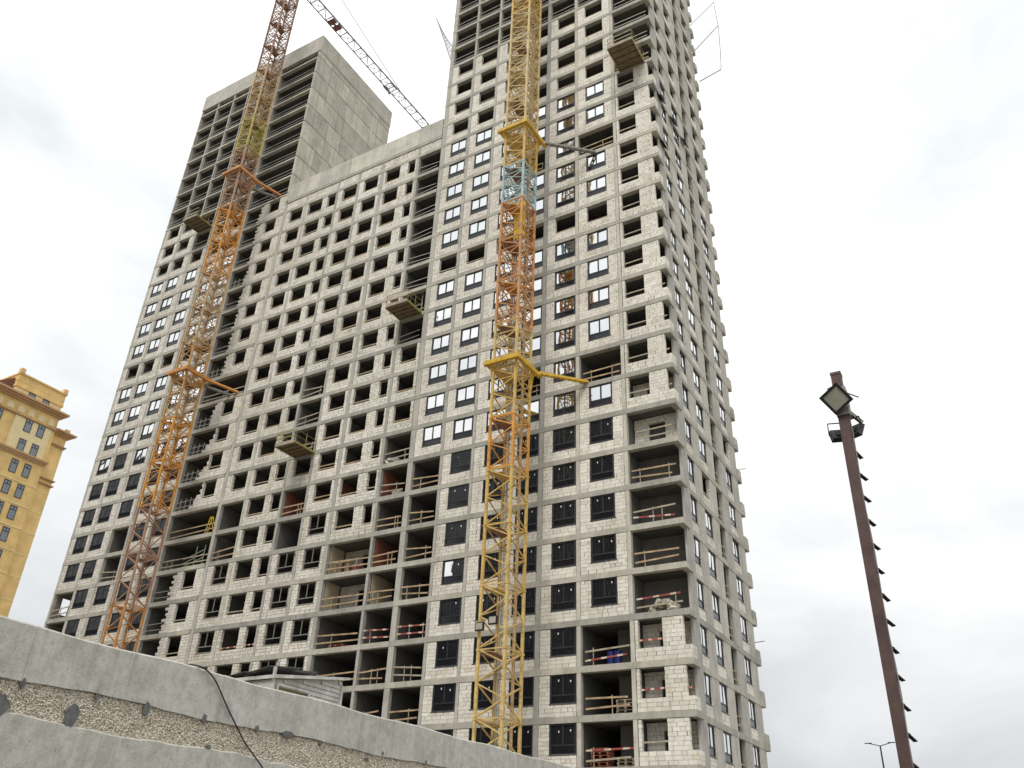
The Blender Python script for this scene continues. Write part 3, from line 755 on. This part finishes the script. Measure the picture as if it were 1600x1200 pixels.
# ================================================================== SAFETY NETS
def net(label, p0, p1, q0, q1, sag=.6, n=14, m=12):
    t = thing('safety_net', label, 'net', p0, 'safety nets on outriggers')
    for a, b in ((p0, p1), (q0, q1)):
        k = MB(); k.tube(a, b, .06, 6); part('outrigger', k, M['tube'], t)
    P = lambda a, b: [Vector(p0).lerp(Vector(p1), b).lerp(Vector(q0).lerp(Vector(q1), b), a)][0] - Vector((0, 0, sag * 4 * a * (1 - a) * (.3 + b)))
    k = MB()
    for i in range(n + 1):
        for j in range(m): k.tube(P(i / n, j / m), P(i / n, (j + 1) / m), .011, 3, caps=False)
    for j in range(m + 1):
        for i in range(n): k.tube(P(i / n, j / m), P((i + 1) / n, j / m), .011, 3, caps=False)
    part('mesh', k, M['net'], t, 'stuff')
    k = MB()
    for i in range(n): k.tube(P(i / n, 1), P((i + 1) / n, 1), .045, 4, caps=False)
    part('edge_rope', k, M['sheet'], t)
net('white safety net stretched between the upper poles at the right tower’s far side', (0, 13.0, 76.2), (3.0, 14.9, 81.3), (0, 13.8, 72.7), (3.0, 15.6, 77.9), .3)
net('white safety net drooping from the lowest pole at the right tower’s far side', (0, 13.82, 72.7), (3.02, 15.6, 77.88), (0, 16.2, 70.7), (2.6, 16.0, 71.0), .9)
net('thin safety net on a slanting pole left of the right tower', (-23.4, .3, 70.3), (-25.0, -1.35, 77.2), (-23.4, 5.3, 70.3), (-25.2, 4.2, 77.2), .7)

# ================================================================== THINGS IN THE LOGGIAS
def stack(label, x, y, z, w, d, n, mat='oldwood', grp='pallets left in the open bays'):
    t = thing('pallet_stack', label, 'pallets', (x, y, z), grp)
    for i in range(n):
        q = MB(); z0 = z + i * .2; j = R.uniform(-.05, .05)
        for e in range(5): q.box(x - w / 2 + j, x + w / 2 + j, y + e * d / 5, y + e * d / 5 + d / 7, z0 + .13, z0 + .16)
        for e in range(3): q.box(x - w / 2 + j + e * (w - .12) / 2, x - w / 2 + .12 + j + e * (w - .12) / 2, y, y + d * .9, z0, z0 + .13)
        part('pallet', q, M[mat], t)
stack('stack of reddish pallets behind a striped board in the lowest open bay', -6.6, .6, -2.8, 1.2, 1.0, 6, 'red')
stack('low stack of grey pallets in the lowest open bay left of the corner', -4.9, .7, -2.8, 1.1, 1.0, 3)
stack('stack of grey pallets behind boards in the open bay above the lowest one', -4.9, .8, .2, 1.2, 1.0, 5)
stack('stack of brown pallets in the open bay with a beige doorway wall', -28.3, .5, 12.2, 1.3, .9, 3, 'red')
stack('low brown pallets in the open bay under the bays with beige walls', -29.0, .5, 6.2, 1.5, .9, 2, 'red')
for i, x in enumerate((-5.75, -5.25)):
    q = MB(); q.tube((x, .75, 3.2), (x, .75, 4.1), .24, 14); q.tube((x, .75, 4.1), (x, .75, 4.14), .26, 14)
    solo('barrel', q, M['blue'], ('left' if i == 0 else 'right') + ' one of two blue plastic barrels behind red and white boards', 'barrel', 'blue barrels in the open bay')
def rubble(label, x, y, z, w, d, h, n=46):
    q = MB()
    for i in range(n):
        a, b = R.uniform(-1, 1), R.uniform(-1, 1); s = R.uniform(.10, .24); zz = z + max(0, h * (1 - a * a) * R.random() ** .5)
        cx, cy = x + a * w / 2, y + b * d / 2; rot = Matrix.Rotation(R.uniform(0, 3), 3, Vector((R.random(), R.random(), R.random())).normalized())
        vs = [rot @ Vector((i_ * s * R.uniform(.7, 1.2), j * s * .8, k * s * .55)) + Vector((cx, cy, zz + s * .4)) for i_, j, k in ((-1, -1, -1), (1, -1, -1), (1, 1, -1), (-1, 1, -1), (-1, -1, 1), (1, -1, 1), (1, 1, 1), (-1, 1, 1))]
        q.add(vs, BF)
    solo('rubble_pile', q, M['rubble'], label, 'rubble', 'piles of broken blocks')
t = thing('ladder', 'yellow step ladder standing in a wide open bay right of the left crane', 'ladder', (-46.8, .5, 18.2))
q = MB()
for dx in (0, .42):
    q.beam((-47.2 + dx, .45, 18.2), (-46.75 + dx * .7, .45, 20.05), .05, .07); q.beam((-46.2 + dx * .6, .75, 18.2), (-46.72 + dx * .6, .5, 20.05), .04, .05)
part('rail', q, M['p_panel'], t)
for i in range(6): q = MB(); f_ = (i + .7) / 6.5; q.beam((-47.2 + .45 * f_, .44, 18.2 + 1.85 * f_), (-46.78 + .32 * f_, .44, 18.2 + 1.85 * f_), .06, .03); part('rung', q, M['p_panel'], t)
t = thing('barrier', 'slanting pale green rails leaning in the open bay right of the left crane', 'barrier', (-47.6, .4, 15.2))
for i in range(3): q = MB(); q.beam((-49.3 + .1 * i, .35, 15.3 + .38 * i), (-46.4, .35, 16.0 + .38 * i), .04, .07); part('rail', q, M['greenrail'], t)
for x in (-47.6, -46.5): q = MB(); q.beam((x, .38, 15.2), (x + .05, .38, 17.2), .06, .06); part('post', q, M['greenrail'], t)
t = thing('trestle', 'wooden trestle with crossed legs in the beige bay of the middle section', 'trestle', (-29.6, .6, 12.2))
for x in (-30.3, -29.0): q = MB(); q.beam((x, .5, 12.2), (x + .12, .5, 13.2), .06, .06); q.beam((x + .3, .5, 12.2), (x + .12, .5, 13.2), .06, .06); part('leg', q, M['wood'], t)
q = MB(); q.box(-30.4, -28.6, .42, .6, 13.2, 13.27); part('top_board', q, M['wood'], t)
rubble('heap of broken pale blocks behind striped boards in the corner bay', -1.9, .65, 6.2, 1.9, .7, .7, 60)
rubble('small heap of broken blocks at the edge of the open bay beside the right tower', -25.2, .5, 21.2, 1.0, .6, .5, 26)
rubble('few broken blocks lying on the slab edge in front of a red partition', -24.3, .4, 18.2, .7, .4, .25, 12)

# ================================================================== CONCRETE WALL IN FRONT
fw = thing('retaining_wall', 'grey concrete wall in the foreground with a rough band of exposed pebbles', 'wall', (7.17, -30, GZ))
ys = [-60.0]; 
while ys[-1] < -13: ys.append(ys[-1] + 2.95)
def coping(y0, y1):
    # cast panel with gently uneven top and bottom arrises
    n = 10; vs = []; fs = []
    for i in range(n + 1):
        y = y0 + .002 + (y1 - y0 - .004) * i / n; zt = -6.475 + .012 * math.sin(y * 2.3) + R.uniform(-.006, .006); zb = -7.085 + .02 * math.sin(y * 1.7 + 1) + R.uniform(-.012, .012)
        vs += [(7.37 + R.uniform(-.003, .003), y, zb), (7.37 + R.uniform(-.003, .003), y, zt - .02), (7.35, y, zt), (6.97, y, zt), (6.97, y, zb)]
    for i in range(n):
        a = 5 * i
        for k in range(5): fs.append((a + k, a + 5 + k, a + 5 + (k + 1) % 5, a + (k + 1) % 5))
    fs += [(0, 1, 2, 3, 4), tuple(5 * n + k for k in (4, 3, 2, 1, 0))]
    q = MB(); q.add(vs, fs); return q
for a, b in zip(ys, ys[1:]):
    part('coping_panel', coping(a, b), M['wallc'], fw, recalc=True)
q = MB(); q.box(6.99, 7.325, -60, ys[-1], -7.6, -7.06); part('aggregate_bed', q, M['mortar'], fw)
n = 200; vs = []; fs = []
for i in range(n + 1):
    y = -60 + (ys[-1] + 60) * i / n; zt = -7.475 + .025 * math.sin(y * 1.9) + R.uniform(-.02, .02)
    vs += [(7.372, y, GZ), (7.372, y, zt - .012), (7.33, y, zt + .012), (6.98, y, zt + .01), (6.98, y, GZ)]
for i in range(n):
    a = 5 * i
    for k in range(5): fs.append((a + k, a + 5 + k, a + 5 + (k + 1) % 5, a + (k + 1) % 5))
q = MB(); q.add(vs, fs); part('lower_wall', q, M['wallc'], fw, recalc=True)
rg = np.random.default_rng(3)
def pebbles(n, ya, yb):
    base = np.array([(1, 0, 0), (-1, 0, 0), (0, 1, 0), (0, -1, 0), (0, 0, 1), (0, 0, -1)], float)
    F8 = np.array([(0, 2, 4), (2, 1, 4), (1, 3, 4), (3, 0, 4), (2, 0, 5), (1, 2, 5), (3, 1, 5), (0, 3, 5)])
    c = np.stack([np.full(n, 7.326) + rg.uniform(0, .012, n), rg.uniform(ya, yb, n), rg.uniform(-7.50, -7.075, n)], 1)
    s = rg.uniform(.006, .017, (n, 1, 1)) * np.stack([rg.uniform(.6, 1.0, n), rg.uniform(.8, 1.6, n), rg.uniform(.5, 1.1, n)], 1)[:, None, :]
    v = base[None] * s * rg.uniform(.75, 1.2, (n, 6, 1)); th = rg.uniform(-.9, .9, n)
    y, z = v[:, :, 1].copy(), v[:, :, 2].copy()
    v[:, :, 1] = y * np.cos(th)[:, None] - z * np.sin(th)[:, None]; v[:, :, 2] = y * np.sin(th)[:, None] + z * np.cos(th)[:, None]
    v = (v + c[:, None, :]).reshape(-1, 3); f = (F8[None] + 6 * np.arange(n)[:, None, None]).reshape(-1, 3)
    return v, f
v1, f1 = pebbles(36000, -47.5, -36); v2, f2 = pebbles(9000, -36, -28)
off = np.array(WL[fw.name]); V = np.concatenate([v1, v2]) - off; Fc = np.concatenate([f1, f2 + len(v1)])
me = bpy.data.meshes.new('pebble_facing'); me.from_pydata(V.tolist(), [], Fc.tolist()); me.materials.append(M['pebble']); me.update()
place('pebble_facing', me, fw, WL[fw.name], 'stuff')
def patch(y, z, w, h, name='tie_hole', n=13):
    pts = [(7.328 + (.022 if z < -7.3 or z > -7.13 else .01), y + math.cos(2 * math.pi * i / n) * w * R.uniform(.38, .56), z + math.sin(2 * math.pi * i / n) * h * R.uniform(.38, .56)) for i in range(n)]
    q = MB(); q.poly(pts, (.024, 0, 0)); part(name, q, M['tar'], fw, recalc=True)
for y, z, w, h in ((-45.22, -7.12, .06, .13), (-44.24, -7.1, .05, .09), (-43.49, -7.12, .09, .2), (-42.52, -7.09, .08, .12), (-41.51, -7.08, .09, .1), (-40.86, -7.07, .3, .1), (-40.1, -7.1, .06, .07), (-38.5, -7.06, .07, .08), (-37.2, -7.05, .07, .08), (-35.6, -7.05, .08, .1), (-33.5, -7.04, .08, .1)): patch(y, z, w, h)
for y, z, w, h in ((-45.42, -7.38, .26, .24), (-44.51, -7.36, .2, .27), (-42.35, -7.44, .1, .06), (-38.9, -7.2, .1, .06)): patch(y, z, w, h, 'mortar_patch', 15)
cp = [(7.12, -42.95, -6.44), (7.3, -42.86, -6.435), (7.405, -42.78, -6.46), (7.41, -42.62, -6.51), (7.41, -42.48, -6.6), (7.41, -42.36, -6.72), (7.41, -42.13, -6.95), (7.41, -41.9, -7.16), (7.41, -41.72, -7.32), (7.42, -41.5, -7.47), (7.43, -41.28, -7.63), (7.45, -40.9, -7.95), (7.5, -40.4, -8.5)]
def spline(pts, m=6):
    P = [Vector(p) for p in pts]; out = []
    for i in range(len(P) - 1):
        p0, p1, p2, p3 = P[max(0, i - 1)], P[i], P[i + 1], P[min(len(P) - 1, i + 2)]
        for j in range(m):
            t = j / m; out.append(.5 * ((2 * p1) + (p2 - p0) * t + (2 * p0 - 5 * p1 + 4 * p2 - p3) * t * t + (-p0 + 3 * p1 - 3 * p2 + p3) * t ** 3))
    return out + [P[-1]]
q = MB(); s_ = spline(cp)
for a, b in zip(s_, s_[1:]): q.tube(a, b, .011, 8, caps=False)
solo('cable', q, M['rubber'], 'black cable hanging over the foreground concrete wall', 'cable', smooth=True)

# ================================================================== SITE CABIN BEHIND THE WALL
cb = thing('site_cabin', 'white clapboard site cabin with messy roof sheets behind the concrete wall', 'cabin', (-7.8, -26.2, GZ))
ya, yb, xa, xb, zt = -28.2, -24.45, -8.1, -6.0, -2.55
q = MB(); q.box(xa + .06, xb - .06, ya + .06, yb - .06, GZ, zt - .42); q.poly([(xb - .07, ya + .06, zt - .42), (xb - .07, yb - .06, zt - .42), (xb - .07, yb - .06, zt + .22)], (-(xb - xa - .14), 0, 0)); part('wall', q, M['siding'], cb)
k = 0; z = zt + .16
while z > -4.8:
    lim = ya + max(0, (z - (zt - .42)) / .162)
    for (a, b) in ((ya, ya + .2), (ya + 2.0, yb)) if z < zt - .5 else ((lim, yb),):
        if b - a < .15: continue
        q = MB(); q.add([(xb - .06, a, z), (xb - .02, a, z), (xb, a, z - .142), (xb - .06, a, z - .142), (xb - .06, b, z), (xb - .02, b, z), (xb, b, z - .142), (xb - .06, b, z - .142)], [(3, 2, 1, 0), (4, 5, 6, 7), (0, 1, 5, 4), (1, 2, 6, 5), (2, 3, 7, 6), (3, 0, 4, 7)])
        part('siding_board', q, M['siding'], cb, recalc=True)
    if z < zt - .4: q = MB(); q.box(xa, xb - .06, ya + .0, ya + .06, z - .165, z - .012); part('siding_board', q, M['siding'], cb)
    z -= .16
q = MB(); q.box(xb - .03, xb + .05, ya + .22, ya + .32, -4.4, -3.05); q.box(xb - .03, xb + .05, ya + 1.88, ya + 1.98, -4.4, -3.05); q.box(xb - .03, xb + .05, ya + .32, ya + 1.88, -3.14, -3.05)
wf = part('window', q, M['siding'], cb)
q = MB(); q.box(xb - .058, xb - .045, ya + .3, ya + 1.9, -4.4, -3.1); part('pane', q, M['deck'], wf)
for y in (ya - .02, yb - .08): q = MB(); q.box(xb - .02, xb + .06, y, y + .1, -5, zt); part('corner_board', q, M['siding'], cb)
q = MB(); q.poly([(xb + .2, ya - .12, zt - .42), (xb + .2, yb + .18, zt + .25), (xb + .2, yb + .18, zt + .34), (xb + .2, ya - .12, zt - .30)], (-(xb - xa + .4), 0, 0)); part('roof', q, M['siding'], cb, recalc=True)
for i in range(7):
    x, y = xa - .2 + i * .25, ya - .3 + R.uniform(0, .6); q = MB(); w = R.uniform(.6, 1.1); l = R.uniform(1.3, 2.6); zz = zt - .27 + i * .015 + max(0, y - ya) * .17; dz = l * .17 + R.uniform(.02, .12)
    q.poly([(x, y, zz), (x + w, y + .1, zz + dz * .4), (x + w - .05, y + l, zz + dz), (x - .05, y + l - .15, zz + dz * .5)], (0, 0, .025)); part('roof_sheet', q, M['rooffelt'] if i != 3 else M['tube'], cb, recalc=True)

# ================================================================== POLE WITH FLOODLIGHTS
PX, PY = 15.47, -36.2
pl = thing('floodlight_pole', 'rust red square steel pole with step irons and three floodlights at the right', 'pole', (PX, PY, GZ))
a_ = .088; q = MB()
q.box(PX - a_, PX + a_, PY - a_, PY + a_, GZ, -.36); shaft = part('shaft', q, M['polered'], pl)
q = MB(); q.box(PX - a_ - .008, PX + a_ + .008, PY - a_ - .008, PY + a_ + .008, -.40, -.345); part('cap', q, M['polered'], pl)
for i in range(26):
    z = -2.0 - .432 * i
    if z < GZ + .5: break
    q = MB(); x, y = PX + a_ - .02, PY + a_ * .2
    j1, j2 = R.uniform(-.015, .015), R.uniform(-.02, .02); q.beam((x, y, z + .04), (x + .075 + j1, y + .13, z - .03 + j2), .015, .05); q.beam((x + .02, y + .04, z + .01), (x + .095 + j1, y + .16, z - .06 + j2), .075, .014); q.beam((x, y, z + .02), (x + .045, y + .06, z), .04, .04)
    part('step_iron', q, M['stepiron'], pl)
q = MB(); pts = [(PX + a_ + .012 + .012 * math.sin(i * 1.3), PY - .03 + .02 * math.sin(i * .8), -1.2 - .45 * i) for i in range(20)]
for a, b in zip(pts, pts[1:]): q.tube(a, b, .010, 5, caps=False)
part('cable', q, M['p_greysteel'], pl)
def flood(c, nrm, roll, w, h, yoke=None, label=None, arm=.62):
    nrm = Vector(nrm).normalized(); u = nrm.cross(Vector((0, 0, 1))).normalized(); v = u.cross(nrm)
    ur = u * math.cos(roll) + v * math.sin(roll); vr = -u * math.sin(roll) + v * math.cos(roll); c = Vector(c)
    def bx(q, cx, cy, hw, hh, d0, d1, t2=1.):
        vs = [c + ur * (cx + i * hw * s) + vr * (cy + j * hh * s) + nrm * d for d, s in ((d0, t2), (d1, 1.)) for i, j in ((-1, -1), (1, -1), (1, 1), (-1, 1))]
        q.add(vs, [(3, 2, 1, 0), (4, 5, 6, 7), (0, 1, 5, 4), (1, 2, 6, 5), (2, 3, 7, 6), (3, 0, 4, 7)])
    q = MB(); bx(q, 0, 0, w / 2, h / 2, -.07, .0, .86)
    bx(q, 0, 0, w * .2, h * .2, -.09, -.07)
    f_ = .05
    bx(q, -w / 2 + f_ / 2, 0, f_ / 2, h / 2, .0, .022); bx(q, w / 2 - f_ / 2, 0, f_ / 2, h / 2, .0, .022); bx(q, 0, -h / 2 + f_ / 2, w / 2 - f_, f_ / 2, .0, .022); bx(q, 0, h / 2 - f_ / 2, w / 2 - f_, f_ / 2, .0, .022)
    f = part('floodlight', q, M['black'], pl, label=label, recalc=True)
    q = MB(); bx(q, 0, 0, w / 2 - f_, h / 2 - f_, .001, .008); part('lens', q, M['lamp_glass'], f, recalc=True)
    q = MB()
    P = lambda x, y, d: c + ur * x + vr * y + nrm * d
    e = yoke or -.18
    for s in (-1, 1): q.tube(P(s * (w / 2 + .02), 0, -.03), P(s * (w / 2 + .02), h * arm, e), .012, 4)
    q.tube(P(-(w / 2 + .02), h * .62, e), P(w / 2 + .02, h * arm, e), .012, 4)
    part('yoke', q, M['black'], f)
tocam = (CAMV - Vector((PX, PY, -1))); tocam.z = 0; tocam.normalize()
left = Vector((-tocam.y, tocam.x, 0)) * -1
flood(Vector((PX, PY, -1.02)) + tocam * .30 - Vector((.07, 0, 0)), (tocam.x - .25, tocam.y, -.55), math.radians(62), .43, .43, arm=.1, label='floodlight facing the street, turned on its corner')
flood(Vector((PX - .16, PY + .30, -1.50)), (-.35, .9, -.45),   .06, .36, .28, label='lower floodlight on the left, seen from behind')
flood(Vector((PX + .13, PY + .24, -1.50)), (.45, .85, -.45), -.05, .32, .28, label='lower floodlight on the right, seen from behind')
q = MB(); q.box(PX - .10, PX + .13, PY - .13, PY + .13, -1.28, -.70); q.beam((PX + .09, PY + .05, -1.15), (PX + .28, PY + .2, -1.36), .06, .06); part('bracket', q, M['p_greysteel'], pl)

# far street lamp
lx, ly = -.148, 120; LX, LY, LZ = CAMV.x + lx * ly, CAMV.y + ly, CAMV.z + .132 * ly
sl = thing('street_lamp', 'thin double-arm street lamp far off at the lower right', 'lamp', (LX, LY, GZ))
q = MB(); q.tube((LX, LY, GZ), (LX, LY, LZ), .16, 8, .09); part('post', q, M['black'], sl)
for s in (-1, 1):
    q = MB(); q.tube((LX, LY, LZ - .05), (LX + s * 1.25, LY, LZ + .28), .05, 6); a = part('arm', q, M['black'], sl)
    q = MB(); q.box(LX + s * .95, LX + s * 1.75, LY - .14, LY + .14, LZ + .26, LZ + .34); part('lamp_head', q, M['black'], a)

# ================================================================== OCHRE APARTMENT HOUSE
oc = thing('apartment_house', 'finished ochre brick apartment house with heavy brown cornices at the far left', 'building', (-118, 7, GZ))
XF = -110.0
q = MB(); q.box(-126, XF, -10, 17.6, GZ, 53.4); part('wall', q, M['ochre'], oc)
q = MB(); q.box(-126, XF - .5, 17.6, 20.1, GZ, 51.2); part('side_wing', q, M['ochre'], oc)
def band(y0, y1, z0, z1, out, mat='ochrecorn', nm='moulding', ret=True, xf=XF):
    q = MB(); n = 3
    for i in range(n):
        a, b = z0 + (z1 - z0) * i / n, z0 + (z1 - z0) * (i + 1) / n; o = out * (i + 1) / n
        q.box(xf - 1.0, xf + o, y0 - 0, y1 + (o if ret else 0), a, b)
    part(nm, q, M[mat], oc)
band(-10, 17.6, 53.4, 54.35, 1.0, 'browncorn', 'cornice'); band(-10, 17.6, 51.0, 51.35, .3, 'browncorn')
for i in range(9):
    y = 16.5 - i * 1.75; q = MB(); n = 10
    pts = [(XF, y + .55 * math.cos(math.pi * j / n), 52.3 + .55 * math.sin(math.pi * j / n)) for j in range(n + 1)] + [(XF, y - .55, 51.7), (XF, y + .55, 51.7)]
    q.poly(pts, (.1, 0, 0)); part('blind_arch', q, M['ochrelight'], oc, recalc=True)
q = MB(); q.box(-122, XF - .25, 9.5, 17.45, 54.35, 57.9); part('attic', q, M['ochrelight'], oc)
q = MB(); q.box(-122, XF - .05, 9.35, 17.6, 55.6, 56.0); q.box(-122, XF + .05, 9.3, 17.65, 57.75, 58.0); q.box(-122, XF - .12, 9.42, 17.5, 56.0, 57.75); q.box(-122, XF - .1, 9.36, 17.55, 56.6, 56.75); part('attic_parapet', q, M['ochre'], oc)
for y in (9.6, 17.2): q = MB(); q.box(XF - .7, XF + .1, y - .35, y + .35, 57.95, 58.7); part('corner_post', q, M['ochrecorn'], oc)
q = MB(); q.poly([(XF - 1, 9.3, 54.4), (XF - 1, 6.3, 54.4), (XF - 1, 7.2, 55.6), (XF - 1, 9.3, 57.2)], (-10, 0, 0)); part('roof', q, M['darkred'], oc, recalc=True)
band(-10, 17.6, 44.9, 45.75, .45, 'browncorn'); 
q = MB(); q.box(XF, XF + .1, 10.8, 17.0, 45.75, 51.0); part('plaster_bay', q, M['ochrelight'], oc)
band(17.6, 20.1, 50.9, 51.7, 1.0, 'browncorn', 'cornice', xf=XF - .4); q = MB(); q.box(XF - 3, XF - .3, 17.6, 20.2, 51.7, 52.0); q.box(XF - .8, XF - .25, 19.5, 20.2, 52.0, 52.5); part('wing_parapet', q, M['ochrecorn'], oc)
for z0, z1 in ((49.0, 49.4), (43.2, 43.5), (42.35, 42.65)): band(17.6, 20.1, z0, z1, .3, 'browncorn', xf=XF - .45)
for r in range(17):
    z = 41.2 - 3.4 * r
    if z < GZ: break
    q = MB(); q.box(XF - .2, XF + .06, -10, 17.64, z, z + .13); q.box(XF - .6, XF - .46, 17.64, 20.14, z, z + .13); part('string_course', q, M['ochrelight'], oc)
def ohwin(y, z, w, h, xf=XF):
    q = MB(); q.box(xf, xf + .05, y - w / 2, y - w / 2 + .1, z, z + h); q.box(xf, xf + .05, y + w / 2 - .1, y + w / 2, z, z + h); q.box(xf, xf + .05, y - w / 2 + .1, y + w / 2 - .1, z, z + .1); q.box(xf, xf + .05, y - w / 2 + .1, y + w / 2 - .1, z + h - .12, z + h)
    if h > 1.3: q.box(xf, xf + .05, y - w / 2 + .1, y + w / 2 - .1, z + h * .68, z + h * .68 + .1); q.box(xf, xf + .05, y - .05, y + .05, z + h * .68 + .1, z + h - .12)
    f = part('window', q, M['frame'], oc)
    q = MB(); q.box(xf, xf + .02, y - w / 2 + .1, y + w / 2 - .1, z + .1, z + h - .12); part('pane', q, M['house_glass'], f)
for y in (12.3, 14.75): ohwin(y, 54.5, 1.15, 1.05, XF - .25)
for r in range(16):
    z = 49.05 - 3.42 * r
    if z < GZ + 1: break
    for y in (13.15, 15.3): ohwin(y, z, 1.15, 2.15, XF + (.1 if r < 2 else 0))
    for y in (8.3, 5.2, 2.1): ohwin(y, z, 1.15, 2.15)

# ================================================================== UNSEEN BLOCKS ADDED BEHIND THE CAMERA FOR DARK REFLECTIONS IN THE GLASS
def mirror_block(x0, x1, y0, y1, h, label):
    t = thing('added_dark_block', label, 'building', ((x0 + x1) / 2, y1, GZ), 'added dark blocks behind the camera')
    q = MB(); q.box(x0, x1, y0, y1, GZ, h); part('wall', q, M['darkbrick'], t)
    for k in range(int((h - GZ) / 3.2)):
        q = MB(); q.box(x0 + .4, x1 - .4, y1, y1 + .05, GZ + 1.2 + 3.2 * k, GZ + 2.8 + 3.2 * k); part('window_band', q, M['spandrel'], t)
mirror_block(-76.5, -14, -105, -84, 73, 'added dark block behind the camera, mirrored in the right tower’s windows')
mirror_block(-235, -120, -110, -84, 95, 'long added dark block behind the camera, mirrored in the left tower’s windows')
mirror_block(-118, -78, -108, -90, 34, 'low added dark block behind the camera between two taller ones')
